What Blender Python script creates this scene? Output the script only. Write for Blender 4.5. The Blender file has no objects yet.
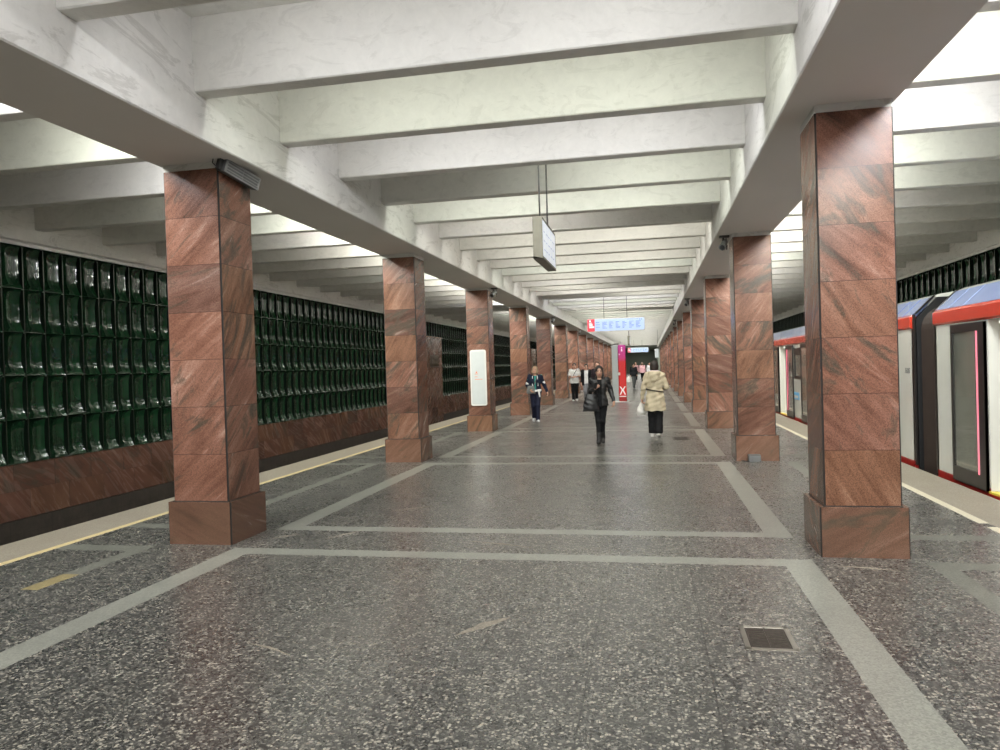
import bpy, bmesh, math, random
import numpy as np
from mathutils import Vector, Matrix

random.seed(7)
SC = bpy.context.scene
COL = SC.collection
PI = math.pi

# ------------------------------------------------------------------ measures
CX = -1.417                       # axis of the hall
COL_Y0, BAY = 6.90, 6.5           # front of first plinth, bay length
NCOL = 16
PW, PD, PH = 0.727, 0.717, 0.44   # plinth
SW = 0.638                        # shaft width
SH_TOP = 3.90
SOFFIT, RIB_Z, CEIL = 3.97, 4.38, 5.06
BEAM_IN, BEAM_OUT = 2.633, 3.585  # distance from the axis
WALL_D = 8.87                     # tiled face, distance from the axis
BAND_D = 9.0                      # concrete band
EDGE_D = 5.445                    # platform edge
Y_BACK, Y_END = -8.0, 111.0
RIB0, RIBS, RIB_T = 6.18, 1.625, 0.2
YK0 = 7.26                        # centre of the first column

# ------------------------------------------------------------------ node helpers
def mat(name):
    m = bpy.data.materials.new(name); m.use_nodes = True
    nt = m.node_tree
    return m, nt, nt.nodes['Principled BSDF']

def N(nt, t, **kw):
    n = nt.nodes.new(t)
    for k, v in kw.items():
        setattr(n, k, v)
    return n

def lk(nt, a, b):
    nt.links.new(a, b)

def math_n(nt, op, a, b=None, c=None):
    n = N(nt, 'ShaderNodeMath', operation=op)
    for i, v in enumerate((a, b, c)):
        if v is None: continue
        if hasattr(v, 'is_linked') or hasattr(v, 'links'): lk(nt, v, n.inputs[i])
        else: n.inputs[i].default_value = v
    return n.outputs[0]

def ramp(nt, fac, stops, interp='LINEAR'):
    r = N(nt, 'ShaderNodeValToRGB')
    r.color_ramp.interpolation = interp
    e = r.color_ramp.elements
    while len(e) < len(stops): e.new(0.5)
    for el, (p, c) in zip(e, stops):
        el.position = p; el.color = (c[0], c[1], c[2], 1)
    lk(nt, fac, r.inputs['Fac'])
    return r.outputs['Color']

def mix(nt, fac, a, b, mode='MIX'):
    n = N(nt, 'ShaderNodeMix', data_type='RGBA', blend_type=mode)
    for sock, v in ((n.inputs[0], fac), (n.inputs[6], a), (n.inputs[7], b)):
        if hasattr(v, 'links'): lk(nt, v, sock)
        elif isinstance(v, (int, float)): sock.default_value = v
        else: sock.default_value = (v[0], v[1], v[2], 1)
    return n.outputs[2]

def noise(nt, vec, scale, detail=4, rough=0.5, dist=0.0):
    n = N(nt, 'ShaderNodeTexNoise')
    n.inputs['Scale'].default_value = scale; n.inputs['Detail'].default_value = detail
    n.inputs['Roughness'].default_value = rough; n.inputs['Distortion'].default_value = dist
    if vec is not None: lk(nt, vec, n.inputs['Vector'])
    return n.outputs['Fac']

def plain(name, col, rough=0.5, metal=0.0, var=0.12, scale=6.0, emit=None, strength=1.0, bump=0.0, coat=0.0):
    m, nt, b = mat(name)
    tc = N(nt, 'ShaderNodeTexCoord')
    f = noise(nt, tc.outputs['Object'], scale, 5)
    c = ramp(nt, f, [(0.3, [x * (1 - var) for x in col]), (0.7, [min(1, x * (1 + var)) for x in col])])
    lk(nt, c, b.inputs['Base Color'])
    b.inputs['Roughness'].default_value = rough
    b.inputs['Metallic'].default_value = metal
    b.inputs['Coat Weight'].default_value = coat
    if emit:
        b.inputs['Emission Color'].default_value = (*emit, 1)
        b.inputs['Emission Strength'].default_value = strength
    if bump:
        bp = N(nt, 'ShaderNodeBump'); bp.inputs['Strength'].default_value = bump
        bp.inputs['Distance'].default_value = 0.01
        lk(nt, noise(nt, tc.outputs['Object'], scale * 6, 4), bp.inputs['Height'])
        lk(nt, bp.outputs[0], b.inputs['Normal'])
    return m

def concrete(name, col, streak=0.5):
    m, nt, b = mat(name)
    g = N(nt, 'ShaderNodeNewGeometry'); P = g.outputs['Position']
    big = noise(nt, P, 0.9, 6, 0.6)
    fine = noise(nt, P, 9.0, 8, 0.65, 0.6)
    mp = N(nt, 'ShaderNodeMapping'); lk(nt, P, mp.inputs['Vector'])
    mp.inputs['Scale'].default_value = (1.2, 0.7, 2.6); mp.inputs['Rotation'].default_value = (0.5, 0.0, 0.0)
    crack = noise(nt, mp.outputs[0], 1.5, 10, 0.72, 2.2)
    c = ramp(nt, big, [(0.3, [x * 0.9 for x in col]), (0.7, col)])
    c = mix(nt, 0.22, c, ramp(nt, fine, [(0.3, [x * 0.7 for x in col]), (0.65, [min(1, x * 1.08) for x in col])]))
    sm = ramp(nt, crack, [(0.54, (0, 0, 0)), (0.60, (1, 1, 1)), (0.62, (1, 1, 1)), (0.70, (0, 0, 0))])
    sep = N(nt, 'ShaderNodeSeparateColor'); lk(nt, sm, sep.inputs[0])
    c = mix(nt, math_n(nt, 'MULTIPLY', sep.outputs[0], streak), c, [col[0] * 0.5, col[1] * 0.49, col[2] * 0.47])
    lk(nt, c, b.inputs['Base Color'])
    b.inputs['Roughness'].default_value = 0.7
    bp = N(nt, 'ShaderNodeBump'); bp.inputs['Strength'].default_value = 0.25; bp.inputs['Distance'].default_value = 0.01
    lk(nt, fine, bp.inputs['Height']); lk(nt, bp.outputs[0], b.inputs['Normal'])
    return m

def granite(name, z0, slab, usl=None, dull=0.0, dirt=0.0, dcol=(0.10, 0.062, 0.04)):
    """red gneiss slabs: every slab has veins of its own direction"""
    m, nt, b = mat(name)
    tc = N(nt, 'ShaderNodeTexCoord'); s = N(nt, 'ShaderNodeSeparateXYZ'); lk(nt, tc.outputs['Object'], s.inputs[0])
    g = N(nt, 'ShaderNodeNewGeometry'); sn = N(nt, 'ShaderNodeSeparateXYZ')
    vt = N(nt, 'ShaderNodeVectorTransform', vector_type='NORMAL', convert_from='WORLD', convert_to='OBJECT')
    lk(nt, g.outputs['Normal'], vt.inputs[0]); lk(nt, vt.outputs[0], sn.inputs[0])
    oi = N(nt, 'ShaderNodeObjectInfo'); rnd = oi.outputs['Random']
    u = math_n(nt, 'ADD', s.outputs[0], s.outputs[1]); v = s.outputs[2]
    row = math_n(nt, 'DIVIDE', math_n(nt, 'SUBTRACT', v, z0), slab)
    face = math_n(nt, 'ADD', math_n(nt, 'ROUND', math_n(nt, 'MULTIPLY', sn.outputs[0], 2.0)), math_n(nt, 'MULTIPLY', math_n(nt, 'ROUND', sn.outputs[1]), 7.0))
    seed = math_n(nt, 'ADD', math_n(nt, 'ADD', math_n(nt, 'MULTIPLY', math_n(nt, 'FLOOR', row), 1.37), math_n(nt, 'MULTIPLY', face, 3.11)), math_n(nt, 'MULTIPLY', rnd, 61.0))
    joint_u = None
    if usl:
        cu = math_n(nt, 'DIVIDE', s.outputs[1], usl)
        cu = math_n(nt, 'ADD', cu, math_n(nt, 'MULTIPLY', math_n(nt, 'FLOOR', row), 0.37))
        seed = math_n(nt, 'ADD', seed, math_n(nt, 'MULTIPLY', math_n(nt, 'FLOOR', cu), 5.7))
        joint_u = math_n(nt, 'FRACT', cu)
    wn = N(nt, 'ShaderNodeTexWhiteNoise', noise_dimensions='1D'); lk(nt, seed, wn.inputs['W'])
    wn2 = N(nt, 'ShaderNodeTexWhiteNoise', noise_dimensions='1D'); lk(nt, math_n(nt, 'MULTIPLY', rnd, 97.0), wn2.inputs['W'])
    # direction: one slant per column, jittered per slab
    sign = math_n(nt, 'SUBTRACT', math_n(nt, 'MULTIPLY', math_n(nt, 'GREATER_THAN', wn2.outputs['Value'], 0.5), 2.0), 1.0)
    ang = math_n(nt, 'MULTIPLY', sign, math_n(nt, 'ADD', 0.35, math_n(nt, 'MULTIPLY', wn.outputs['Value'], 0.75)))
    ca, sa = math_n(nt, 'COSINE', ang), math_n(nt, 'SINE', ang)
    u2 = math_n(nt, 'ADD', math_n(nt, 'MULTIPLY', u, ca), math_n(nt, 'MULTIPLY', v, sa))
    v2 = math_n(nt, 'SUBTRACT', math_n(nt, 'MULTIPLY', v, ca), math_n(nt, 'MULTIPLY', u, sa))
    def vec(su, sv):
        c = N(nt, 'ShaderNodeCombineXYZ')
        lk(nt, math_n(nt, 'MULTIPLY', u2, su), c.inputs[0]); lk(nt, math_n(nt, 'MULTIPLY', v2, sv), c.inputs[1])
        lk(nt, math_n(nt, 'MULTIPLY', seed, 3.3), c.inputs[2]); return c.outputs[0]
    streak = noise(nt, vec(0.9, 7.0), 1.5, 10, 0.6, 0.9)
    broad = noise(nt, vec(0.6, 2.2), 1.2, 6, 0.55, 0.8)
    tonef = math_n(nt, 'ADD', math_n(nt, 'MULTIPLY', streak, 0.42), math_n(nt, 'MULTIPLY', broad, 0.58))
    c = ramp(nt, tonef, [(0.34, (0.085, 0.050, 0.037)), (0.43, (0.180, 0.087, 0.060)), (0.53, (0.245, 0.123, 0.088)), (0.60, (0.31, 0.172, 0.13)), (0.70, (0.46, 0.32, 0.26))])
    # each slab a little different in tone
    tone = ramp(nt, wn.outputs['Value'], [(0.0, (0.66, 0.66, 0.68)), (0.35, (0.95, 0.86, 0.80)), (0.7, (1.05, 1.0, 0.98)), (1.0, (1.0, 0.98, 0.80))])
    c = mix(nt, 1.0, c, tone, 'MULTIPLY')
    c = mix(nt, 1.0, c, ramp(nt, wn2.outputs['Value'], [(0.0, (0.74, 0.72, 0.70)), (0.5, (0.96, 0.93, 0.90)), (1.0, (0.82, 0.84, 0.82))]), 'MULTIPLY')
    dark = noise(nt, vec(0.75, 2.3), 1.6, 10, 0.68, 1.6)
    wc = N(nt, 'ShaderNodeSeparateColor'); lk(nt, wn.outputs['Color'], wc.inputs[0])
    dark = math_n(nt, 'ADD', dark, math_n(nt, 'MULTIPLY', math_n(nt, 'SUBTRACT', wc.outputs[1], 0.5), 0.16))
    dm = ramp(nt, dark, [(0.54, (0, 0, 0)), (0.60, (0.55, 0.55, 0.55)), (0.68, (0.9, 0.9, 0.9))])
    sd = N(nt, 'ShaderNodeSeparateColor'); lk(nt, dm, sd.inputs[0])
    c = mix(nt, sd.outputs[0], c, (0.075, 0.062, 0.045))
    grain = noise(nt, tc.outputs['Object'], 140.0, 3, 0.7)
    c = mix(nt, 0.7, c, ramp(nt, grain, [(0.32, (0.22, 0.21, 0.20)), (0.55, (1.0, 1.0, 1.0)), (0.72, (1.35, 1.3, 1.25))]), 'MULTIPLY')
    if dull or dirt:
        blot = noise(nt, tc.outputs['Object'], 1.7, 6, 0.6)
        c = mix(nt, math_n(nt, 'ADD', dull, math_n(nt, 'MULTIPLY', blot, dirt)), c, dcol)
    # joints
    fr = math_n(nt, 'FRACT', row)
    j = math_n(nt, 'LESS_THAN', fr, 0.010)
    if joint_u is not None:
        j = math_n(nt, 'MAXIMUM', j, math_n(nt, 'LESS_THAN', joint_u, 0.012))
    c = mix(nt, math_n(nt, 'MULTIPLY', j, 0.75), c, (0.02, 0.016, 0.013))
    hs = N(nt, 'ShaderNodeHueSaturation'); hs.inputs['Saturation'].default_value = 0.96; lk(nt, c, hs.inputs['Color'])
    lk(nt, hs.outputs[0], b.inputs['Base Color'])
    b.inputs['Specular IOR Level'].default_value = 0.28
    b.inputs['Roughness'].default_value = 0.24 + dull * 0.4
    lk(nt, math_n(nt, 'ADD', 0.13 + dull * 0.6, math_n(nt, 'MULTIPLY', streak, 0.22)), b.inputs['Roughness'])
    return m

def terrazzo():
    m, nt, b = mat('dark terrazzo')
    g = N(nt, 'ShaderNodeNewGeometry'); P = g.outputs['Position']
    sp = N(nt, 'ShaderNodeSeparateXYZ'); lk(nt, P, sp.inputs[0])
    wob = N(nt, 'ShaderNodeTexNoise'); wob.inputs['Scale'].default_value = 14.0; lk(nt, P, wob.inputs['Vector'])
    vadd = N(nt, 'ShaderNodeMix', data_type='VECTOR'); vadd.inputs[0].default_value = 0.03
    lk(nt, P, vadd.inputs[4]); lk(nt, wob.outputs['Color'], vadd.inputs[5])
    def vor(scale, rnd=1.0):
        v = N(nt, 'ShaderNodeTexVoronoi'); v.inputs['Scale'].default_value = scale
        lk(nt, vadd.outputs[1], v.inputs['Vector']); return v
    v1 = vor(54.0)
    sc = N(nt, 'ShaderNodeSeparateColor'); lk(nt, v1.outputs['Color'], sc.inputs[0])
    chips = ramp(nt, sc.outputs[0], [(0.0, (0.026, 0.026, 0.026)), (0.22, (0.054, 0.053, 0.050)), (0.41, (0.115, 0.110, 0.100)), (0.57, (0.21, 0.197, 0.172)), (0.77, (0.42, 0.385, 0.325))], 'CONSTANT')
    v2 = vor(110.0)
    sc2 = N(nt, 'ShaderNodeSeparateColor'); lk(nt, v2.outputs['Color'], sc2.inputs[0])
    small = ramp(nt, sc2.outputs[0], [(0.0, (0.03, 0.03, 0.03)), (0.55, (0.075, 0.073, 0.068)), (0.85, (0.22, 0.21, 0.19))], 'CONSTANT')
    edge = math_n(nt, 'GREATER_THAN', v1.outputs['Distance'], 0.47)
    c = mix(nt, edge, chips, small)
    wear = noise(nt, P, 0.55, 6, 0.6, 0.4)
    c = mix(nt, ramp_fac(nt, wear, 0.45, 0.75, 0.24), c, (0.17, 0.163, 0.142))
    pink = noise(nt, P, 0.8, 3, 0.5)
    c = mix(nt, ramp_fac(nt, pink, 0.55, 0.75, 0.08), c, (0.15, 0.11, 0.095))
    # slab joints
    jx = math_n(nt, 'LESS_THAN', math_n(nt, 'FRACT', math_n(nt, 'DIVIDE', math_n(nt, 'ADD', sp.outputs[0], 68.39), 0.68)), 0.013)
    jy = math_n(nt, 'LESS_THAN', math_n(nt, 'FRACT', math_n(nt, 'DIVIDE', math_n(nt, 'ADD', sp.outputs[1], 60.4), 1.3)), 0.004)
    c = mix(nt, math_n(nt, 'MULTIPLY', math_n(nt, 'MAXIMUM', jx, jy), 0.8), c, (0.02, 0.02, 0.02))
    lk(nt, c, b.inputs['Base Color'])
    ro = noise(nt, P, 1.3, 7, 0.65, 0.5)
    r = math_n(nt, 'ADD', 0.17, math_n(nt, 'MULTIPLY', ro, 0.16))
    r = math_n(nt, 'ADD', r, math_n(nt, 'MULTIPLY', sc.outputs[1], 0.08))
    lk(nt, r, b.inputs['Roughness'])
    b.inputs['Specular IOR Level'].default_value = 1.0
    bp = N(nt, 'ShaderNodeBump'); bp.inputs['Strength'].default_value = 0.05; bp.inputs['Distance'].default_value = 0.003
    lk(nt, sc.outputs[0], bp.inputs['Height']); lk(nt, bp.outputs[0], b.inputs['Normal'])
    return m

def ramp_fac(nt, f, lo, hi, amt):
    n = N(nt, 'ShaderNodeMapRange'); n.clamp = True
    lk(nt, f, n.inputs[0]); n.inputs[1].default_value = lo; n.inputs[2].default_value = hi
    n.inputs[3].default_value = 0; n.inputs[4].default_value = amt
    return n.outputs[0]

def speckled(name, col, rough=0.4, amt=0.35, wornto=None):
    m, nt, b = mat(name)
    g = N(nt, 'ShaderNodeNewGeometry'); P = g.outputs['Position']
    v = N(nt, 'ShaderNodeTexVoronoi'); v.inputs['Scale'].default_value = 95.0; lk(nt, P, v.inputs['Vector'])
    sc = N(nt, 'ShaderNodeSeparateColor'); lk(nt, v.outputs['Color'], sc.inputs[0])
    c = ramp(nt, sc.outputs[0], [(0.0, [x * (1 - amt) for x in col]), (1.0, [x * (1 + amt) for x in col])])
    w = noise(nt, P, 1.6, 6, 0.6)
    c = mix(nt, ramp_fac(nt, w, 0.4, 0.75, 0.4), c, wornto or [x * 0.6 for x in col])
    lk(nt, c, b.inputs['Base Color']); b.inputs['Roughness'].default_value = rough
    return m

M = {}
def make_materials():
    M['white'] = concrete('painted concrete', (0.70, 0.685, 0.64), 0.18)
    M['white_worn'] = concrete('worn painted concrete', (0.67, 0.655, 0.62), 0.42)
    M['soffit'] = plain('plain shaded soffit', (0.60, 0.57, 0.53), 0.7, var=0.04, scale=0.6)  # unstreaked beam paint, toned darker to carry the shade of the underside
    M['granite'] = granite('column granite', PH, (SH_TOP - PH) / 7)
    M['granite_base'] = granite('plinth granite', -1.0, 5.0, None, 0.0, 0.4, (0.17, 0.115, 0.065))
    M['granite_wall'] = granite('wall granite', -0.055, 0.475, 0.86, 0.04, 0.55, (0.05, 0.036, 0.028))
    M['grout'] = plain('dark joint', (0.02, 0.017, 0.015), 0.8)
    M['grey_granite'] = granite_grey()
    M['terrazzo'] = terrazzo()
    M['stripe'] = speckled('pale terrazzo band', (0.27, 0.27, 0.235), 0.28, 0.25)
    M['scuff'] = speckled('pale scuff', (0.29, 0.255, 0.205), 0.5, 0.3)
    M['stripe_dim'] = speckled('worn terrazzo band', (0.17, 0.17, 0.145), 0.38, 0.3)
    M['edge_strip'] = speckled('platform edge stone', (0.30, 0.265, 0.21), 0.55, 0.2, (0.24, 0.2, 0.15))
    M['yellow'] = speckled('worn yellow paint', (0.62, 0.50, 0.26), 0.5, 0.15, (0.5, 0.42, 0.27))
    M['yellow_dim'] = speckled('yellow worn patch', (0.27, 0.22, 0.11), 0.5, 0.2)
    M['cream'] = speckled('cream paint', (0.66, 0.60, 0.46), 0.5, 0.12, (0.5, 0.46, 0.36))
    M['tile'] = glazed()
    M['tile_rib'] = plain('shade toned tile rib', (0.004, 0.008, 0.005), 0.25)  # fins coloured near black, standing in for the shade inside the scoops
    M['black'] = plain('black paint', (0.012, 0.012, 0.013), 0.4)
    M['dark'] = plain('dark grey', (0.035, 0.034, 0.033), 0.5)
    M['track'] = plain('track bed', (0.03, 0.027, 0.024), 0.9)
    M['dark_hall'] = plain('dim hall cladding', (0.14, 0.16, 0.125), 0.6)
    M['steel'] = plain('brushed steel', (0.5, 0.48, 0.44), 0.35, 0.9)
    M['rod'] = plain('rod metal', (0.16, 0.155, 0.15), 0.5, 0.6)
    M['iron'] = plain('grate iron', (0.10, 0.085, 0.075), 0.4, 0.7, 0.25, 40)
    M['grey'] = plain('grey plastic', (0.19, 0.19, 0.185), 0.45)
    M['midgrey'] = plain('mid grey plastic', (0.09, 0.09, 0.088), 0.5)
    M['olive'] = plain('anodised housing', (0.16, 0.15, 0.115), 0.4, 0.5)
    M['panel_lit'] = plain('lit sign face', (0.6, 0.62, 0.68), 0.3, emit=(0.80, 0.85, 1.0), strength=0.24)
    M['lcd'] = plain('lit pale blue face', (0.3, 0.36, 0.5), 0.3, emit=(0.36, 0.52, 0.95), strength=0.45, var=0.03)
    M['lcd_red'] = plain('lit red face', (0.5, 0.03, 0.05), 0.3, emit=(0.75, 0.03, 0.06), strength=0.35, var=0.03)
    M['lcd_white'] = plain('lit white print', (0.8, 0.8, 0.8), 0.3, emit=(1, 0.95, 0.95), strength=0.4, var=0.02)
    M['ink_blue'] = plain('blue print', (0.06, 0.12, 0.42), 0.5)
    M['ink_pale'] = plain('pale print', (0.30, 0.32, 0.42), 0.5, emit=(0.6, 0.66, 0.85), strength=0.3)
    M['ink_grey'] = plain('grey print', (0.12, 0.12, 0.12), 0.5)
    M['ink_orange'] = plain('orange print', (0.62, 0.17, 0.06), 0.5)
    M['board'] = plain('white board', (0.62, 0.61, 0.575), 0.5, var=0.03)
    M['board_face'] = plain('pale board face', (0.47, 0.50, 0.495), 0.5, var=0.03)
    M['train_white'] = plain('car white paint', (0.62, 0.62, 0.57), 0.22, var=0.04, scale=2, coat=0.4)
    M['train_red'] = plain('car red paint', (0.56, 0.045, 0.022), 0.25, var=0.06, scale=2, coat=0.5)
    M['train_blue'] = plain('car blue gloss', (0.25, 0.33, 0.60), 0.10, var=0.06, scale=1.5, coat=0.8)
    M['sill_red'] = plain('sill red paint', (0.36, 0.016, 0.013), 0.35, var=0.2, scale=14)
    M['frame_black'] = plain('door frame black', (0.016, 0.014, 0.013), 0.3)
    M['bellows'] = plain('bellows rubber', (0.032, 0.021, 0.017), 0.55)
    M['interior'] = plain('car interior panel', (0.74, 0.72, 0.66), 0.4, var=0.03)
    M['seat'] = plain('car seat cloth', (0.09, 0.03, 0.03), 0.7)
    M['led'] = plain('door light strip', (0.6, 0.1, 0.15), 0.4, emit=(1.0, 0.27, 0.36), strength=0.6, var=0.02)
    M['car_lamp'] = plain('car lamp face', (0.9, 0.9, 0.9), 0.4, emit=(1.0, 0.96, 0.88), strength=0.8, var=0.02)
    M['rubber_yellow'] = plain('yellow edge strip', (0.78, 0.62, 0.08), 0.5)
    M['sticker'] = plain('blue sticker', (0.10, 0.38, 0.68), 0.4)
    M['glass'] = glassy()
    M['stele_grey'] = plain('grey column paint', (0.36, 0.38, 0.365), 0.35, var=0.03)
    M['stele_red'] = gradient_red()
    M['print_white'] = plain('white print', (0.85, 0.80, 0.80), 0.5, var=0.02)
    M['bronze'] = plain('dark cast relief', (0.09, 0.07, 0.05), 0.5, 0.4, 0.3, 20)

def granite_grey():
    m, nt, b = mat('grey granite')
    tc = N(nt, 'ShaderNodeTexCoord'); s = N(nt, 'ShaderNodeSeparateXYZ'); lk(nt, tc.outputs['Object'], s.inputs[0])
    n = noise(nt, tc.outputs['Object'], 5.0, 8, 0.7)
    c = ramp(nt, n, [(0.3, (0.022, 0.018, 0.015)), (0.7, (0.062, 0.05, 0.04))])
    mp = N(nt, 'ShaderNodeMapping'); mp.inputs['Scale'].default_value = (1, 5, 0.7); lk(nt, tc.outputs['Object'], mp.inputs[0])
    st = noise(nt, mp.outputs[0], 2.2, 6, 0.7)
    c = mix(nt, ramp_fac(nt, st, 0.6, 0.8, 0.35), c, (0.17, 0.15, 0.13))
    j = math_n(nt, 'LESS_THAN', math_n(nt, 'FRACT', math_n(nt, 'DIVIDE', math_n(nt, 'ADD', s.outputs[2], 5.0), 0.235)), 0.02)
    j2 = math_n(nt, 'LESS_THAN', math_n(nt, 'FRACT', math_n(nt, 'DIVIDE', math_n(nt, 'ADD', s.outputs[1], 50.0), 0.86)), 0.012)
    c = mix(nt, math_n(nt, 'MULTIPLY', math_n(nt, 'MAXIMUM', j, j2), 0.7), c, (0.012, 0.011, 0.01))
    lk(nt, c, b.inputs['Base Color']); b.inputs['Roughness'].default_value = 0.5
    return m

def glazed():
    m, nt, b = mat('green glaze')
    g = N(nt, 'ShaderNodeNewGeometry'); P = g.outputs['Position']
    n = noise(nt, P, 2.4, 5, 0.6)
    c = ramp(nt, n, [(0.3, (0.004, 0.016, 0.007)), (0.7, (0.007, 0.032, 0.013))])
    lk(nt, c, b.inputs['Base Color'])
    b.inputs['Roughness'].default_value = 0.055
    b.inputs['Specular IOR Level'].default_value = 0.42
    bp = N(nt, 'ShaderNodeBump'); bp.inputs['Strength'].default_value = 0.35; bp.inputs['Distance'].default_value = 0.012
    lk(nt, noise(nt, P, 7.0, 3, 0.5), bp.inputs['Height']); lk(nt, bp.outputs[0], b.inputs['Normal'])
    return m

def glassy():
    m, nt, b = mat('car door glass')
    tc = N(nt, 'ShaderNodeTexCoord')
    f = noise(nt, tc.outputs['Object'], 2.0, 2)
    lk(nt, ramp(nt, f, [(0, (0.62, 0.64, 0.60)), (1, (0.7, 0.71, 0.66))]), b.inputs['Base Color'])
    b.inputs['Roughness'].default_value = 0.04
    b.inputs['Transmission Weight'].default_value = 0.92
    b.inputs['IOR'].default_value = 1.08
    b.inputs['Coat Weight'].default_value = 0.7; b.inputs['Coat Roughness'].default_value = 0.03
    return m

def gradient_red():
    m, nt, b = mat('magenta to red print')
    tc = N(nt, 'ShaderNodeTexCoord'); s = N(nt, 'ShaderNodeSeparateXYZ'); lk(nt, tc.outputs['Object'], s.inputs[0])
    f = math_n(nt, 'DIVIDE', s.outputs[2], 2.65)
    c = ramp(nt, f, [(0.0, (0.24, 0.008, 0.006)), (0.10, (0.34, 0.01, 0.006)), (0.12, (0.60, 0.016, 0.01)), (0.70, (0.56, 0.016, 0.02)), (0.76, (0.50, 0.03, 0.17)), (1.0, (0.50, 0.05, 0.28))])
    lk(nt, c, b.inputs['Base Color']); b.inputs['Roughness'].default_value = 0.35
    return m

# ------------------------------------------------------------------ mesh helpers
class MB:
    """collects verts, faces, material slots of one mesh"""
    def __init__(s): s.v = []; s.f = []; s.mi = []; s.smooth = []
    def add(s, verts, faces, mi=0, smooth=False):
        o = len(s.v); s.v += [tuple(x) for x in verts]
        for f in faces:
            s.f.append([o + i for i in f]); s.mi.append(mi); s.smooth.append(smooth)
        return s
    def box(s, x0, x1, y0, y1, z0, z1, mi=0):
        if x0 > x1: x0, x1 = x1, x0
        if y0 > y1: y0, y1 = y1, y0
        if z0 > z1: z0, z1 = z1, z0
        v = [(x0, y0, z0), (x1, y0, z0), (x1, y1, z0), (x0, y1, z0), (x0, y0, z1), (x1, y0, z1), (x1, y1, z1), (x0, y1, z1)]
        return s.add(v, [(3, 2, 1, 0), (4, 5, 6, 7), (0, 1, 5, 4), (1, 2, 6, 5), (2, 3, 7, 6), (3, 0, 4, 7)], mi)
    def prism(s, prof, axis, a, b, mi=0, smooth=False, cap=True):
        """profile (list of 2d) extruded along an axis from a to b"""
        def P(p, t):
            return {'X': (t, p[0], p[1]), 'Y': (p[0], t, p[1]), 'Z': (p[0], p[1], t)}[axis]
        n = len(prof)
        v = [P(p, a) for p in prof] + [P(p, b) for p in prof]
        s.add(v, [(i, (i + 1) % n, n + (i + 1) % n, n + i) for i in range(n)], mi, smooth)
        if cap:
            s.add(v, [tuple(range(n))[::-1], tuple(range(n, 2 * n))], mi)
        return s
    def tube(s, p, q, r, n=10, mi=0, r2=None):
        p, q = Vector(p), Vector(q); d = (q - p).normalized()
        u = d.orthogonal().normalized(); w = d.cross(u); r2 = r if r2 is None else r2
        v = []
        for c, rr in ((p, r), (q, r2)):
            v += [c + (u * math.cos(2 * PI * i / n) + w * math.sin(2 * PI * i / n)) * rr for i in range(n)]
        s.add(v, [(i, (i + 1) % n, n + (i + 1) % n, n + i) for i in range(n)], mi, True)
        s.add(v, [tuple(range(n))[::-1], tuple(range(n, 2 * n))], mi)
        return s
    def path(s, pts, r, n=8, mi=0):
        for a, b in zip(pts[:-1], pts[1:]): s.tube(a, b, r, n, mi)
        return s
    def build(s, name, mats, parent=None, bevel=0.0, seg=2):
        me = bpy.data.meshes.new(name)
        me.from_pydata(s.v, [], s.f)
        mats = mats if isinstance(mats, (list, tuple)) else [mats]
        for m in mats: me.materials.append(m)
        me.polygons.foreach_set('material_index', s.mi)
        me.polygons.foreach_set('use_smooth', s.smooth)
        bm = bmesh.new(); bm.from_mesh(me)
        bmesh.ops.remove_doubles(bm, verts=bm.verts, dist=1e-5)
        bmesh.ops.recalc_face_normals(bm, faces=bm.faces)
        bm.to_mesh(me); bm.free()
        o = bpy.data.objects.new(name, me); COL.objects.link(o)
        if parent is not None: o.parent = parent
        if bevel:
            b = o.modifiers.new('bevel', 'BEVEL'); b.width = bevel; b.segments = seg; b.limit_method = 'ANGLE'; b.angle_limit = 0.7
        return o

def rrect(w, h, r, n=6, cx=0, cy=0):
    out = []
    for sx, sy, a0 in ((1, 1, 0), (-1, 1, 90), (-1, -1, 180), (1, -1, 270)):
        for i in range(n + 1):
            a = math.radians(a0 + 90 * i / n)
            out.append((cx + sx * (w / 2 - r) + r * math.cos(a), cy + sy * (h / 2 - r) + r * math.sin(a)))
    return out

def thing(name, label, cat, loc=(0, 0, 0), rz=0.0, group=None):
    o = bpy.data.objects.new(name, None); COL.objects.link(o)
    o.location = loc; o.rotation_euler = (0, 0, rz); o.empty_display_size = 0.2
    return tag(o, label, cat, group)

def tag(o, label, cat, group=None):
    o['label'] = label; o['category'] = cat
    if group: o['group'] = group
    return o

def struct(o, label=None, cat=None):
    o['kind'] = 'structure'
    if label: o['label'] = label; o['category'] = cat or 'building'
    return o

def text_mesh(name, body, size, m, parent, loc, rot, align='CENTER', squash=1.0):
    cu = bpy.data.curves.new(name, 'FONT'); cu.body = body; cu.size = size; cu.extrude = 0.0015
    cu.align_x = align; cu.align_y = 'CENTER'
    t = bpy.data.objects.new(name, cu); COL.objects.link(t)
    bpy.context.view_layer.update()
    me = bpy.data.meshes.new_from_object(t.evaluated_get(bpy.context.evaluated_depsgraph_get()))
    bpy.data.objects.remove(t)
    me.materials.clear(); me.materials.append(m)
    o = bpy.data.objects.new(name, me); COL.objects.link(o); o.parent = parent
    o.location = loc; o.rotation_euler = rot; o.scale = (squash, 1, 1)
    return o

# ------------------------------------------------------------------ the setting
ORD = ['first', 'second', 'third', 'fourth', 'fifth', 'sixth', 'seventh', 'eighth', 'ninth', 'tenth', 'eleventh', 'twelfth', 'thirteenth', 'fourteenth', 'fifteenth', 'sixteenth', 'seventeenth']

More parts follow.
